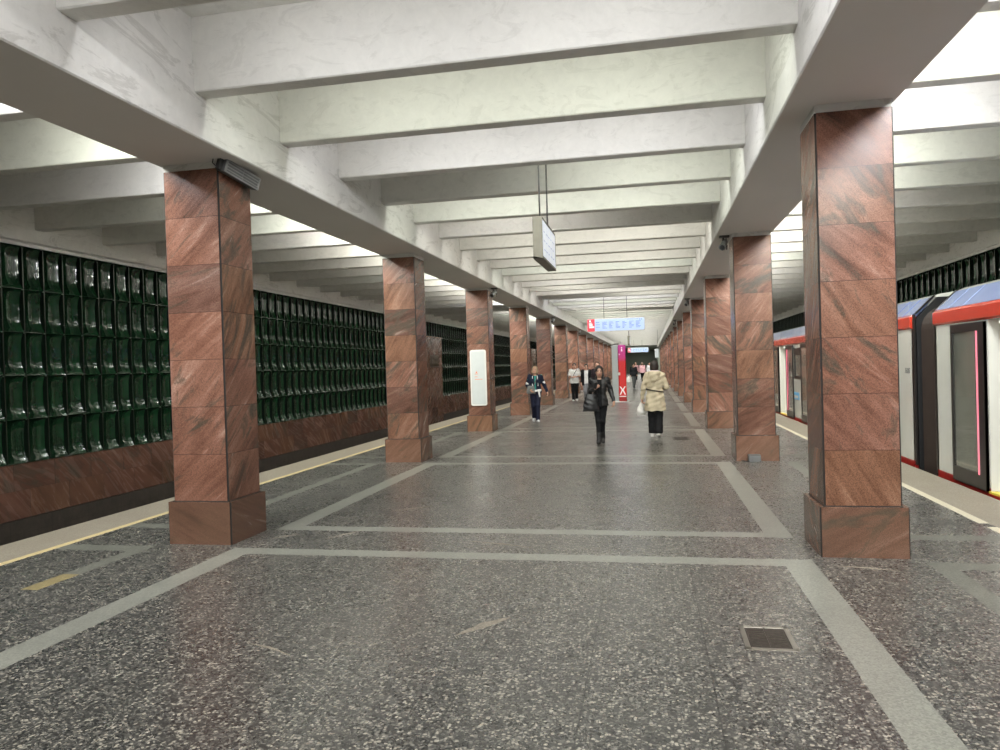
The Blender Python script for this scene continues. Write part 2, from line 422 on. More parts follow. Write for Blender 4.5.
def build_floor():
    mats = [M['terrazzo'], M['stripe'], M['edge_strip'], M['yellow'], M['cream'], M['stripe_dim'], M['yellow_dim']]
    xs = set(); X = lambda d: round(CX + d, 4)
    for d in (5.445, 4.80, 4.70, 3.83, 3.66, 2.755, 2.505):
        xs |= {X(d), X(-d)}
    xs = sorted(xs)
    ys = {Y_BACK, 140.0}
    k = -3
    marks = []
    while COL_Y0 + BAY * k < 112:
        y = COL_Y0 + BAY * k
        a = (y - 0.315, y - 0.09); b = (y + 0.735, y + 0.945)
        marks += [a, b]
        for t in (a, b):
            for q in t:
                if Y_BACK < q < 140: ys.add(round(q, 4))
        k += 1
    ys |= {5.28, 5.75, 7.2, 8.25, 8.42, 9.0}
    ys = sorted(ys)
    def cross(yc): return any(a - 1e-4 < yc < b + 1e-4 for a, b in marks)
    def in_col(yc):
        return ((yc - (COL_Y0 - 0.09)) % BAY) < 0.83
    mb = MB(); idx = {}
    def V(i, j):
        if (i, j) not in idx: idx[(i, j)] = len(mb.v); mb.v.append((xs[i], ys[j], 0.0))
        return idx[(i, j)]
    for i in range(len(xs) - 1):
        for j in range(len(ys) - 1):
            d = (xs[i] + xs[i + 1]) / 2 - CX; ad = abs(d); yc = (ys[j] + ys[j + 1]) / 2
            m = 0
            if ad > 4.8: m = 2
            elif ad > 4.7: m = 3 if d < 0 else 4
            elif 3.66 < ad < 3.83:
                m = 5 if not in_col(yc) else 0
                if d < 0 and 5.28 < yc < 5.75: m = 6
                if d < 0 and yc < 5.28: m = 0
            elif ad > 3.83: m = 5 if cross(yc) else 0
            elif 2.505 < ad < 2.755: m = 1 if not in_col(yc) else 0
            elif ad < 2.505: m = 1 if cross(yc) else 0
            if d > 0 and 4.7 < ad < 4.8 and 8.25 < yc < 8.42: m = 0
            mb.f.append([V(i, j), V(i + 1, j), V(i + 1, j + 1), V(i, j + 1)]); mb.mi.append(m); mb.smooth.append(False)
    # thickness: the edges of the platform down to the track bed
    for d in (EDGE_D, -EDGE_D):
        x = CX + d; x2 = CX + d * 0.985
        mb.add([(x, Y_BACK, 0), (x, 140, 0), (x, 140, -0.12), (x, Y_BACK, -0.12)], [(0, 1, 2, 3)], 2)
        mb.add([(x, Y_BACK, -0.12), (x, 140, -0.12), (x2, 140, -0.12), (x2, Y_BACK, -0.12)], [(0, 1, 2, 3)], 2)
        mb.add([(x2, Y_BACK, -0.12), (x2, 140, -0.12), (x2, 140, -1.3), (x2, Y_BACK, -1.3)], [(0, 1, 2, 3)], 2)
    o = mb.build('floor', mats)
    struct(o, 'dark speckled terrazzo platform floor with pale inlaid bands', 'floor')
    sm = MB()
    for (x0, y0), (x1, y1), w in (((-3.226, 8.691), (-2.755, 9.104), 0.03), ((-3.409, 7.195), (-3.128, 7.687), 0.03), ((-4.0, 7.2), (-3.761, 7.448), 0.03), ((-1.882, 7.264), (-1.128, 7.033), 0.025), ((-2.632, 4.38), (-2.213, 4.198), 0.016), ((1.484, 6.622), (1.982, 6.486), 0.03), ((2.401, 7.83), (2.734, 7.769), 0.015), ((-1.296, 4.665), (-0.99, 5.07), 0.055)):
        d = Vector((x1 - x0, y1 - y0)).normalized(); n = Vector((-d.y, d.x)) * w * 0.8; pts = []
        k = 6
        up = [(x0 + (x1 - x0) * i / k + n.x * math.sin(PI * i / k) * (0.7 + 0.5 * (i % 2)), y0 + (y1 - y0) * i / k + n.y * math.sin(PI * i / k) * (0.7 + 0.5 * (i % 2)) + 0.03 * math.sin(PI * i / k)) for i in range(k + 1)]
        dn = [(x0 + (x1 - x0) * i / k - n.x * math.sin(PI * i / k), y0 + (y1 - y0) * i / k - n.y * math.sin(PI * i / k) + 0.03 * math.sin(PI * i / k)) for i in range(k - 1, 0, -1)]
        sm.add([(x, y, 0.0006) for x, y in up + dn], [tuple(range(len(up + dn)))], 0)
    sm.build('scuff_mark', M['scuff'], o)['kind'] = 'stuff'
    for n, s in (('left', -1), ('right', 1)):
        mb = MB(); x0, x1 = CX + s * 5.35, CX + s * 9.2
        mb.box(x0, x1, Y_BACK, 140, -1.45, -1.3, 0)
        c = CX + s * 6.9
        for e in (-0.76, 0.76): mb.box(c + e - 0.035, c + e + 0.035, Y_BACK, 112, -1.3, -1.14, 1)
        struct(mb.build('floor_%s' % n, [M['track'], M['steel']]), 'dark track bed with rails %s of the platform' % ('left' if s < 0 else 'right'), 'track')

def build_ceiling():
    mb = MB(); mb.box(CX - 9.2, CX + 9.2, Y_BACK - 0.2, Y_END, CEIL, CEIL + 0.2)
    struct(mb.build('ceiling', M['white']), 'white painted concrete ceiling above the ribs', 'ceiling')
    for n, s in (('left', -1), ('right', 1)):
        mb = MB()
        # a wide downstand beam with a slightly battered inner face
        a, b = CX + s * BEAM_IN, CX + s * BEAM_OUT
        prof = [(a, SOFFIT + 0.012), (a + s * 0.012, SOFFIT), (b - s * 0.012, SOFFIT), (b, SOFFIT + 0.012), (b, CEIL + 0.05), (a, CEIL + 0.05)]
        mb.prism(prof, 'Y', Y_BACK, Y_END); mb.mi[1] = 1
        struct(mb.build('beam_%s' % n, [M['white_worn'], M['soffit']]), 'long white ceiling beam over the %s row of columns' % n, 'beam')
    # ribs: hall and both aisles, one object each
    k0, k1 = -8, int((Y_END - RIB0) / RIBS)
    names = {0: 'above the central hall', -1: 'above the left track aisle', 1: 'above the right track aisle'}
    protos = {}
    for s in (0, -1, 1):
        for k in range(k0, k1 + 1):
            y = RIB0 + RIBS * k
            if s in protos:
                o = protos[s].copy(); COL.objects.link(o)
            else:
                mb = MB()
                if s == 0: x0, x1 = CX - BEAM_IN, CX + BEAM_IN
                else: x0, x1 = sorted((CX + s * BEAM_OUT, CX + s * BAND_D))
                prof = [(0.012, RIB_Z), (RIB_T - 0.012, RIB_Z), (RIB_T, RIB_Z + 0.012), (RIB_T + 0.015, CEIL + 0.04), (-0.015, CEIL + 0.04), (0, RIB_Z + 0.012)]
                mb.prism(prof, 'X', x0 - 0.03, x1 + 0.03)
                o = protos[s] = mb.build('ceiling_beam', M['white'])
            o.location = (0, y, 0)
            o['kind'] = 'structure'; o['category'] = 'ceiling rib'
            o['label'] = 'white concrete cross rib of the ceiling ' + names[s]
            o['group'] = 'ribs ' + names[s]

def tile_mesh(mb, xw, s, y0, y1, ztop, nrows, th, tw, depth=0.085):
    """scooped tiles: a vertical arc between thin upright fins. s = +1 faces +X"""
    nz = 12
    ny = int(round((y1 - y0) / tw))
    for r in range(nrows):
        zt = ztop - r * th; zb = zt - th
        for c in range(ny):
            ya, yb = y0 + c * tw, y0 + (c + 1) * tw
            jx = random.uniform(-0.004, 0.004); tl = random.uniform(-0.006, 0.006)
            fin = 0.012
            prof = []
            for i in range(nz + 1):
                t = i / nz                      # 0 bottom .. 1 top
                # deep in the upper middle, curling out towards the bottom edge
                dpt = depth * (1 - (1 - t / 0.34) ** 2 if t < 0.34 else 1.0 if t < 0.72 else 1 - 0.55 * ((t - 0.72) / 0.28) ** 2) + 0.002
                prof.append((dpt + jx + tl * t, zb + 0.008 + (th - 0.016) * t))
            v = []; f = []
            for d, z in prof:
                v += [(xw - s * max(d, 0.0), ya + fin, z), (xw - s * max(d, 0.0), yb - fin, z)]
            for i in range(nz):
                f.append((2 * i, 2 * i + 1, 2 * i + 3, 2 * i + 2))
            mb.add(v, f, 0, True)
            # fins
            for yy, e in ((ya + fin, ya), (yb - fin, yb)):
                fv = []; ff = []
                for d, z in prof:
                    fv += [(xw - s * max(d, 0.0), yy, z), (xw, yy, z)]
                for i in range(nz): ff.append((2 * i, 2 * i + 1, 2 * i + 3, 2 * i + 2))
                mb.add(fv, ff, 1, False)
                mb.add([(xw, yy, zb), (xw, e, zb), (xw, e, zt), (xw, yy, zt)], [(0, 1, 2, 3)], 1)
            # ledges above and below
            for z, zz, p in ((prof[0][1], zb, prof[0]), (prof[-1][1], zt, prof[-1])):
                mb.add([(xw - s * max(p[0], 0), ya + fin, z), (xw - s * max(p[0], 0), yb - fin, z), (xw, yb - fin, zz), (xw, ya + fin, zz)], [(0, 1, 2, 3)], 0)

def build_walls():
    for n, s in (('left', -1), ('right', 1)):
        xw = CX + s * WALL_D; xb = CX + s * BAND_D; xo = xb + s * 0.25
        face = -s
        mb = MB()
        mb.box(xb, xo, Y_BACK, Y_END, 4.0, CEIL + 0.2)
        mb.box(xw + s * 0.14, xo, Y_BACK, Y_END, -1.45, 4.0)
        # a low sloping ledge of concrete over the tiles
        mb.prism([(xw - s * 0.01, 4.035), (xw - s * 0.01, 4.09), (xb, 4.16), (xb + s * 0.05, 4.16), (xb + s * 0.05, 4.035)], 'Y', Y_BACK, Y_END)
        w = mb.build('wall_%s' % n, M['white_worn'])
        struct(w, 'tall %s station wall of green tiles over red granite' % n, 'wall')
        mb = MB()
        tile_mesh(mb, xw, face, Y_BACK, Y_BACK + 0.4333 * 274, 4.03, 5, 0.727, 0.43333)
        t = mb.build('glazed_tiles', [M['tile'], M['tile_rib']], w); t['label'] = 'dark green glazed scooped tiles'
        mb = MB(); mb.box(xw + s * 0.02, xw + s * 0.2, Y_BACK, Y_END, -0.53, 0.388)
        g = mb.build('granite_panels', M['granite_wall'], w); g['label'] = 'red brown granite slabs'
        mb = MB(); mb.box(xw + s * 0.0, xw + s * 0.2, Y_BACK, Y_END, -1.35, -0.535)
        g = mb.build('granite_footing', M['grey_granite'], w); g['label'] = 'dark stained stone footing'
    mb = MB(); mb.box(CX - 9.2, CX + 9.2, Y_BACK - 0.25, Y_BACK, -1.45, CEIL + 0.2)
    struct(mb.build('wall_back', M['white_worn']), 'pale wall behind the viewer', 'wall')
    # far end: the aisles close, the hall runs on into a dim lower hall
    for n, s in (('left', -1), ('right', 1)):
        mb = MB(); a, b = sorted((CX + s * BEAM_IN, CX + s * 9.25)); mb.box(a, b, Y_END, Y_END + 0.25, -1.45, CEIL + 0.2)
        struct(mb.build('wall_far_%s' % n, M['dark_hall']), 'dark end wall closing the %s aisle' % n, 'wall')
        mb = MB(); x = CX + s * 2.9; mb.box(x, x + s * 0.2, Y_END + 0.25, 139, 0, 4.4)
        struct(mb.build('wall_hall_%s' % n, M['dark_hall']), 'dim %s side wall of the far exit hall' % n, 'wall')
    mb = MB(); mb.box(CX - 3.2, CX + 3.2, 139, 139.2, 0, 4.5)
    struct(mb.build('wall_far', M['dark_hall']), 'dim wall at the far end of the exit hall', 'wall')
    mb = MB(); mb.box(CX - 3.2, CX + 3.2, Y_END + 0.02, 139.2, 4.2, 4.5); mb.box(CX - BEAM_IN - 0.1, CX + BEAM_IN + 0.1, Y_END - 0.12, Y_END + 0.02, 4.18, CEIL + 0.2)
    struct(mb.build('ceiling_far', M['dark_hall']), 'dark lowered ceiling of the far exit hall', 'ceiling')

# ------------------------------------------------------------------ columns
def notched(w, d, n):
    h, g = w / 2, d / 2
    return [(-h + n, -g), (h - n, -g), (h - n, -g + n), (h, -g + n), (h, g - n), (h - n, g - n), (h - n, g), (-h + n, g), (-h + n, g - n), (-h, g - n), (-h, -g + n), (-h + n, -g + n)]

def slab_block(name, w, d, z0, z1, m, parent, notch):
    prof = notched(w, d, notch); n = len(prof)
    mb = MB()
    v = [(x, y, z0) for x, y in prof] + [(x, y, z1) for x, y in prof]
    for i in range(n):
        j = (i + 1) % n
        L = math.hypot(prof[i][0] - prof[j][0], prof[i][1] - prof[j][1])
        mb.add([v[i], v[j], v[n + j], v[n + i]], [(0, 1, 2, 3)], 1 if L < notch * 1.5 else 0)
    mb.add(v, [tuple(range(n))[::-1], tuple(range(n, 2 * n))], 0)
    return mb.build(name, [m, M['grout']], parent)

def build_columns():
    sides = {-1: 'left', 1: 'right'}
    extra = {(-1, 0): 'first and largest red granite column of the left row, loudspeaker at its top',
             (-1, 1): 'second red granite column of the left row, dark green tiles showing on both sides',
             (-1, 2): 'third red granite column of the left row, carrying a tall white board',
             (1, 0): 'first and largest red granite column of the right row, in front of the train',
             (1, 1): 'second red granite column of the right row, small grey box at its foot'}
    base = None
    for s in (-1, 1):
        for k in range(NCOL):
            x = CX + s * (2.851 + PW / 2); y = COL_Y0 + PD / 2 + BAY * k
            lab = extra.get((s, k), '%s red granite column of the %s row counting away from the viewer' % (ORD[k], sides[s]))
            if base is None:
                t = thing('granite_column', lab, 'column', (x, y, 0), 0, 'granite columns along the platform')
                slab_block('plinth', PW, PD, 0, PH, M['granite_base'], t, 0.012)
                slab_block('shaft', SW, SW, PH, SH_TOP, M['granite'], t, 0.014)
                mb = MB(); a = SW / 2 - 0.004; mb.box(-a, a, -a, a, SH_TOP, SOFFIT - 0.0005)
                c = mb.build('capital', M['white_worn'], t); c['label'] = 'plain white concrete neck'
                mb = MB(); a = SW / 2 + 0.003; mb.box(-a, a, -a, a, PH - 0.001, PH + 0.010)
                c = mb.build('joint_strip', M['grout'], t); c['label'] = 'thin dark joint above the plinth'
                base = t
            else:
                t = base.copy(); COL.objects.link(t); t.location = (x, y, 0); t['label'] = lab
                for ch in base.children:
                    c = ch.copy(); COL.objects.link(c); c.parent = t
            t['kind'] = 'thing'

# ------------------------------------------------------------------ lamps hidden between the ribs
def area(name, loc, sx, sy, power, col, rot):
    L = bpy.data.lights.new(name, 'AREA'); L.shape = 'RECTANGLE'; L.size = sx; L.size_y = sy
    L.energy = power; L.color = col
    o = bpy.data.objects.new(name, L); COL.objects.link(o); o.location = loc; o.rotation_euler = rot
    return o

HALL_W, AISLE_W, TILT = 22.0, 32.0, 38
def build_lights():
    rnd = random.Random(3)
    k0, k1 = -8, int((Y_END - RIB0) / RIBS)
    off = {(3, -1), (5, 1), (11, 1), (12, 1), (14, -1), (19, 1), (26, -1)}
    for k in range(k0, k1 + 1):
        y = RIB0 + RIBS * k - RIBS + RIB_T + 0.06           # on the back of the nearer rib: lights the face of rib k
        tint = rnd.choice([(1.0, 0.985, 0.90), (1.0, 0.98, 0.93), (0.95, 1.0, 0.9), (0.96, 0.97, 1.0)])
        for h in (-1, 1):
            if (k, h) in off: continue
            p = HALL_W * rnd.uniform(0.85, 1.12)
            area('ceiling_tube', (CX + h * 1.15 + 0.1, y, 4.60), 2.0, 0.10, p, tint, (math.radians(TILT), 0, 0))
        for s in (-1, 1):
            if s == -1 and k in (16, 17): continue
            if s == 1 and k in (23,): continue
            p = AISLE_W * rnd.uniform(0.8, 1.15)
            area('aisle_tube', (CX + s * (BEAM_OUT + 0.65), y, 4.60), 1.0, 0.10, p * 1.3, tint, (math.radians(50), 0, 0)).data.spread = math.radians(158)

# ------------------------------------------------------------------ train
def build_train():
    xs = 4.14                                   # side of the car
    def car(y_end, sgn, length, label, c0, pitch):
        """y_end: the coupled end, the body runs from there in direction sgn"""
        Y = lambda t: y_end + sgn * t
        t0 = thing('metro_car', label, 'train', (xs, y_end, -1.0), 0)
        t0.location = (0, 0, 0)
        doors = []
        c = c0
        while c + 1.8 < length: doors.append(c); c += pitch
        # solid wall pieces between the door openings
        solids = []; a = 0.0
        for c in doors: solids.append((a, c - 0.68)); a = c + 0.68
        solids.append((a, length))
        mb = MB(); sk = MB(); inn = MB()
        for i, (a, b) in enumerate(solids):
            # the stretch of wall between two door leaves carries a window
            wa, wb = a + 1.12, b - 1.12
            ya, yb = Y(a), Y(b)
            if 0 < i < len(solids) - 1:
                mb.box(xs, xs + 0.05, ya, yb, 0.06, 1.22); mb.box(xs, xs + 0.05, ya, yb, 2.02, 2.2)
                mb.box(xs, xs + 0.05, ya, Y(wa), 1.22, 2.02); mb.box(xs, xs + 0.05, Y(wb), yb, 1.22, 2.02)
                wf = MB(); wg = MB()
                wf.box(xs - 0.006, xs + 0.03, Y(wa - 0.03), Y(wa + 0.06), 1.18, 2.06)
                wf.box(xs - 0.006, xs + 0.03, Y(wb - 0.06), Y(wb + 0.03), 1.18, 2.06)
                wf.box(xs - 0.006, xs + 0.03, Y(wa), Y(wb), 1.18, 1.26); wf.box(xs - 0.006, xs + 0.03, Y(wa), Y(wb), 1.86, 2.06)
                wg.box(xs + 0.008, xs + 0.016, Y(wa + 0.05), Y(wb - 0.05), 1.25, 1.87)
                o = wf.build('window_frame', M['frame_black'], t0); o['label'] = 'black window surround'
                wg.build('window_glass', M['glass'], o)
            else:
                mb.box(xs, xs + 0.05, ya, yb, 0.06, 2.2)
            sk.box(xs - 0.004, xs + 0.05, ya, yb, -0.10, 0.06)
            inn.box(xs + 0.052, xs + 0.09, ya, yb, 0.06, 0.95); inn.box(xs + 0.052, xs + 0.09, ya, yb, 2.0, 2.2)
            for t, e in ((a, 1), (b, -1)):       # partitions beside the openings
                if 0.3 < t < length - 0.3: mb.box(xs + 0.004, xs + 0.13, Y(t - e * 0.015), Y(t + e * 0.04), 0.024, 2.19)
                if 0.3 < t < length - 0.3: inn.box(xs + 0.06, xs + 0.62, Y(t), Y(t + e * 0.05), 0.05, 2.02)
        mb.box(xs, xs + 2.70, Y(0.0), Y(0.04), 0.0, 2.3); mb.box(xs, xs + 2.70, Y(length - 0.04), Y(length), 0.0, 2.3)
        mb.box(xs + 2.66, xs + 2.70, Y(0), Y(length), -0.1, 2.3)
        mb.build('body_shell', M['train_white'], t0)
        o = sk.build('sill_band', M['sill_red'], t0); o['label'] = 'red band along the foot of the car'
        # interior: floor, far wall, ceiling
        inn.box(xs + 0.0, xs + 2.64, Y(0.04), Y(length - 0.04), -0.02, 0.02)
        inn.box(xs + 2.60, xs + 2.65, Y(0.04), Y(length - 0.04), 0.0, 2.25)
        inn.box(xs + 0.05, xs + 2.64, Y(0.04), Y(length - 0.04), 2.2, 2.25)
        o = inn.build('interior_lining', M['interior'], t0); o['label'] = 'white interior panels'
        st = MB()
        for a, b in solids[1:-1]:
            st.box(xs + 0.12, xs + 0.56, Y(a + 0.08), Y(b - 0.08), 0.38, 0.48); st.box(xs + 2.1, xs + 2.58, Y(a + 0.08), Y(b - 0.08), 0.38, 0.48)
            st.box(xs + 0.10, xs + 0.17, Y(a + 0.08), Y(b - 0.08), 0.48, 0.95); st.box(xs + 2.5, xs + 2.58, Y(a + 0.08), Y(b - 0.08), 0.48, 0.95)
        st.build('bench_seat', M['seat'], t0, 0.02)
        lp = MB(); lp.box(xs + 0.7, xs + 0.95, Y(0.3), Y(length - 0.3), 2.17, 2.2); lp.box(xs + 1.75, xs + 2.0, Y(0.3), Y(length - 0.3), 2.17, 2.2)
        lp.build('ceiling_light', M['car_lamp'], t0)
        # underframe
        uf = MB(); uf.box(xs + 0.03, xs + 2.66, Y(0.1), Y(length - 0.1), -0.95, -0.1)
        uf.build('underframe', M['dark'], t0)
        # red cornice and blue sloping roof edge
        r = MB(); r.prism([(xs - 0.0, 2.17), (xs - 0.035, 2.20), (xs - 0.035, 2.36), (xs + 0.0, 2.395), (xs + 0.06, 2.40), (xs + 0.06, 2.17)], 'Y', Y(0.0), Y(length))
        o = r.build('cornice', M['train_red'], t0, 0.006); o['label'] = 'glossy red cornice over the doors'
        r = MB(); r.prism([(xs + 0.005, 2.398), (xs + 0.29, 2.67), (xs + 0.33, 2.66), (xs + 0.06, 2.37)], 'Y', Y(0.0), Y(length))
        for q in (0.45, 0.95): r.prism([(xs + 0.0, 2.40), (xs + 0.285, 2.672), (xs + 0.29, 2.668), (xs + 0.005, 2.395)], 'Y', Y(q), Y(q + 0.03))
        o = r.build('roof_slope', M['train_blue'], t0); o['label'] = 'glossy blue sloping roof edge'
        r = MB(); r.prism([(xs + 0.285, 2.665), (xs + 0.40, 2.715), (xs + 1.0, 2.80), (xs + 1.7, 2.80), (xs + 2.3, 2.715), (xs + 2.70, 2.3), (xs + 2.64, 2.25), (xs + 0.10, 2.25)], 'Y', Y(0.0), Y(length))
        r.build('roof', M['train_white'], t0)
        # door leaves slid open over the wall
        for c in doors:
            for e in (-1, 1):
                a = c + e * 0.68; b = c + e * 1.72
                ya, yb = Y(a), Y(b); lo, hi = min(ya, yb), max(ya, yb)
                x0, x1 = xs - 0.045, xs - 0.012
                d = MB()
                d.box(x0, x1, lo, lo + 0.05, 0.02, 2.15); d.box(x0, x1, hi - 0.05, hi, 0.02, 2.15)
                d.box(x0, x1, lo + 0.05, hi - 0.05, 0.02, 0.215); d.box(x0, x1, lo + 0.05, hi - 0.05, 2.04, 2.15)
                near = ya                            # the closing edge is broad
                d.box(x0 - 0.004, x1, min(near, near + (0.15 if yb > ya else -0.15)), max(near, near + (0.15 if yb > ya else -0.15)), 0.02, 2.15)
                dl = d.build('door', M['frame_black'], t0); dl['label'] = 'black framed sliding door leaf pushed open'
                gm = MB(); gm.box(x0 + 0.012, x0 + 0.02, lo + 0.04, hi - 0.04, 0.2, 2.06)
                gm.build('door_glass', M['glass'], dl)
                s2 = 1 if yb > ya else -1
                if e > 0: continue
                ld = MB(); ld.box(x0 - 0.012, x0, near + s2 * 0.18, near + s2 * 0.203, 0.20, 2.04)
                l = ld.build('light_strip', M['led'], dl); l['label'] = 'lit pink door strip'
            y0, y1 = sorted((Y(c - 0.68), Y(c + 0.68)))
            ed = MB(); ed.box(xs - 0.02, xs + 0.07, y0, y1, 0.0, 0.024)
            o = ed.build('threshold', M['rubber_yellow'], t0); o['label'] = 'yellow door threshold'
            ed = MB(); ed.box(xs - 0.03, xs + 0.05, y0, y1, -0.10, -0.002); ed.box(xs - 0.015, xs + 0.05, y0 - 1.0, y1 + 1.0, -0.09, -0.02)
            ed.build('threshold_skirt', M['sill_red'], t0)
        return t0, Y, doors, solids
    a, Ya, da, sa = car(11.95, -1, 10.0, 'near metro car with open black doors and pink door strip at the right platform edge', 2.38, 4.85)
    b, Yb, db, sb = car(12.92, 1, 19.2, 'farther metro car coupled beyond the dark bellows, blue sticker on its side', 2.46, 4.61)
    text_mesh('number', '76007', 0.125, M['ink_grey'], b, (xs - 0.002, 13.17, 1.50), (PI / 2, 0, -PI / 2), squash=0.85)
    mb = MB(); mb.box(xs - 0.006, xs, 22.18, 23.0, 0.58, 0.79); o = mb.build('sticker', M['sticker'], b); o['label'] = 'light blue sticker'
    mb = MB(); mb.box(xs - 0.008, xs - 0.005, 22.3, 22.9, 0.62, 0.70); mb.build('sticker_band', M['board'], o)
    # gangway bellows
    mb = MB(); n = 13
    def prof(sc):
        pts = []
        x0, x1, zt = xs + 0.10 + (1 - sc) * 0.7, xs + 2.60 - (1 - sc) * 0.7, 2.52 - (1 - sc) * 0.7
        r = 0.36
        pts.append((x0, -0.55))
        for i in range(7):
            q = math.radians(180 - 90 * i / 6); pts.append((x0 + r + r * math.cos(q), zt - r + r * math.sin(q)))
        for i in range(7):
            q = math.radians(90 - 90 * i / 6); pts.append((x1 - r + r * math.cos(q), zt - r + r * math.sin(q)))
        pts.append((x1, -0.55)); return pts
    rings = []
    for i in range(n):
        y = 11.97 + (12.90 - 11.97) * i / (n - 1)
        rings.append([(x, y, z) for x, z in prof(1.0 if i % 2 else 0.955)])
    m = len(rings[0]); v = [p for r in rings for p in r]
    f = [(i * m + j, i * m + (j + 1) % m, (i + 1) * m + (j + 1) % m, (i + 1) * m + j) for i in range(n - 1) for j in range(m)]
    mb.add(v, f, 0)
    o = mb.build('gangway_bellows', M['bellows'], b); o['label'] = 'dark brown pleated gangway bellows'
    for y0, y1 in ((11.955, 12.01), (12.86, 12.915)):
        mb = MB(); mb.box(xs + 0.045, xs + 2.62, y0, y1, -0.5, 2.34)
        mb.prism([(xs + 0.045, 2.34), (xs + 0.36, 2.665), (xs + 2.3, 2.665), (xs + 2.62, 2.34)], 'Y', y0, y1)
        o = mb.build('end_plate', M['black'], b)
        mb = MB(); e = (y0 if y0 > 12.4 else y1)
        mb.prism([(xs + 0.02, 2.41), (xs + 0.30, 2.69), (xs + 0.33, 2.69), (xs + 0.05, 2.41)], 'Y', y0, y1); mb.box(xs + 0.0, xs + 0.03, y0, y1, 0, 2.4)
        e = mb.build('end_edge', M['frame_black'], o)
    for (y0, y1) in ((2.5, 11.4), (13.5, 31.5)):
        area('car_lamps', (xs + 1.35, (y0 + y1) / 2, 2.15), 1.2, y1 - y0, 2.2 * (y1 - y0), (1.0, 0.96, 0.88), (0, 0, 0))

# ------------------------------------------------------------------ fittings
def copy_tree(o, parent=None):
    c = o.copy(); COL.objects.link(c)
    if parent is not None: c.parent = parent
    for ch in o.children: copy_tree(ch, c)
    return c

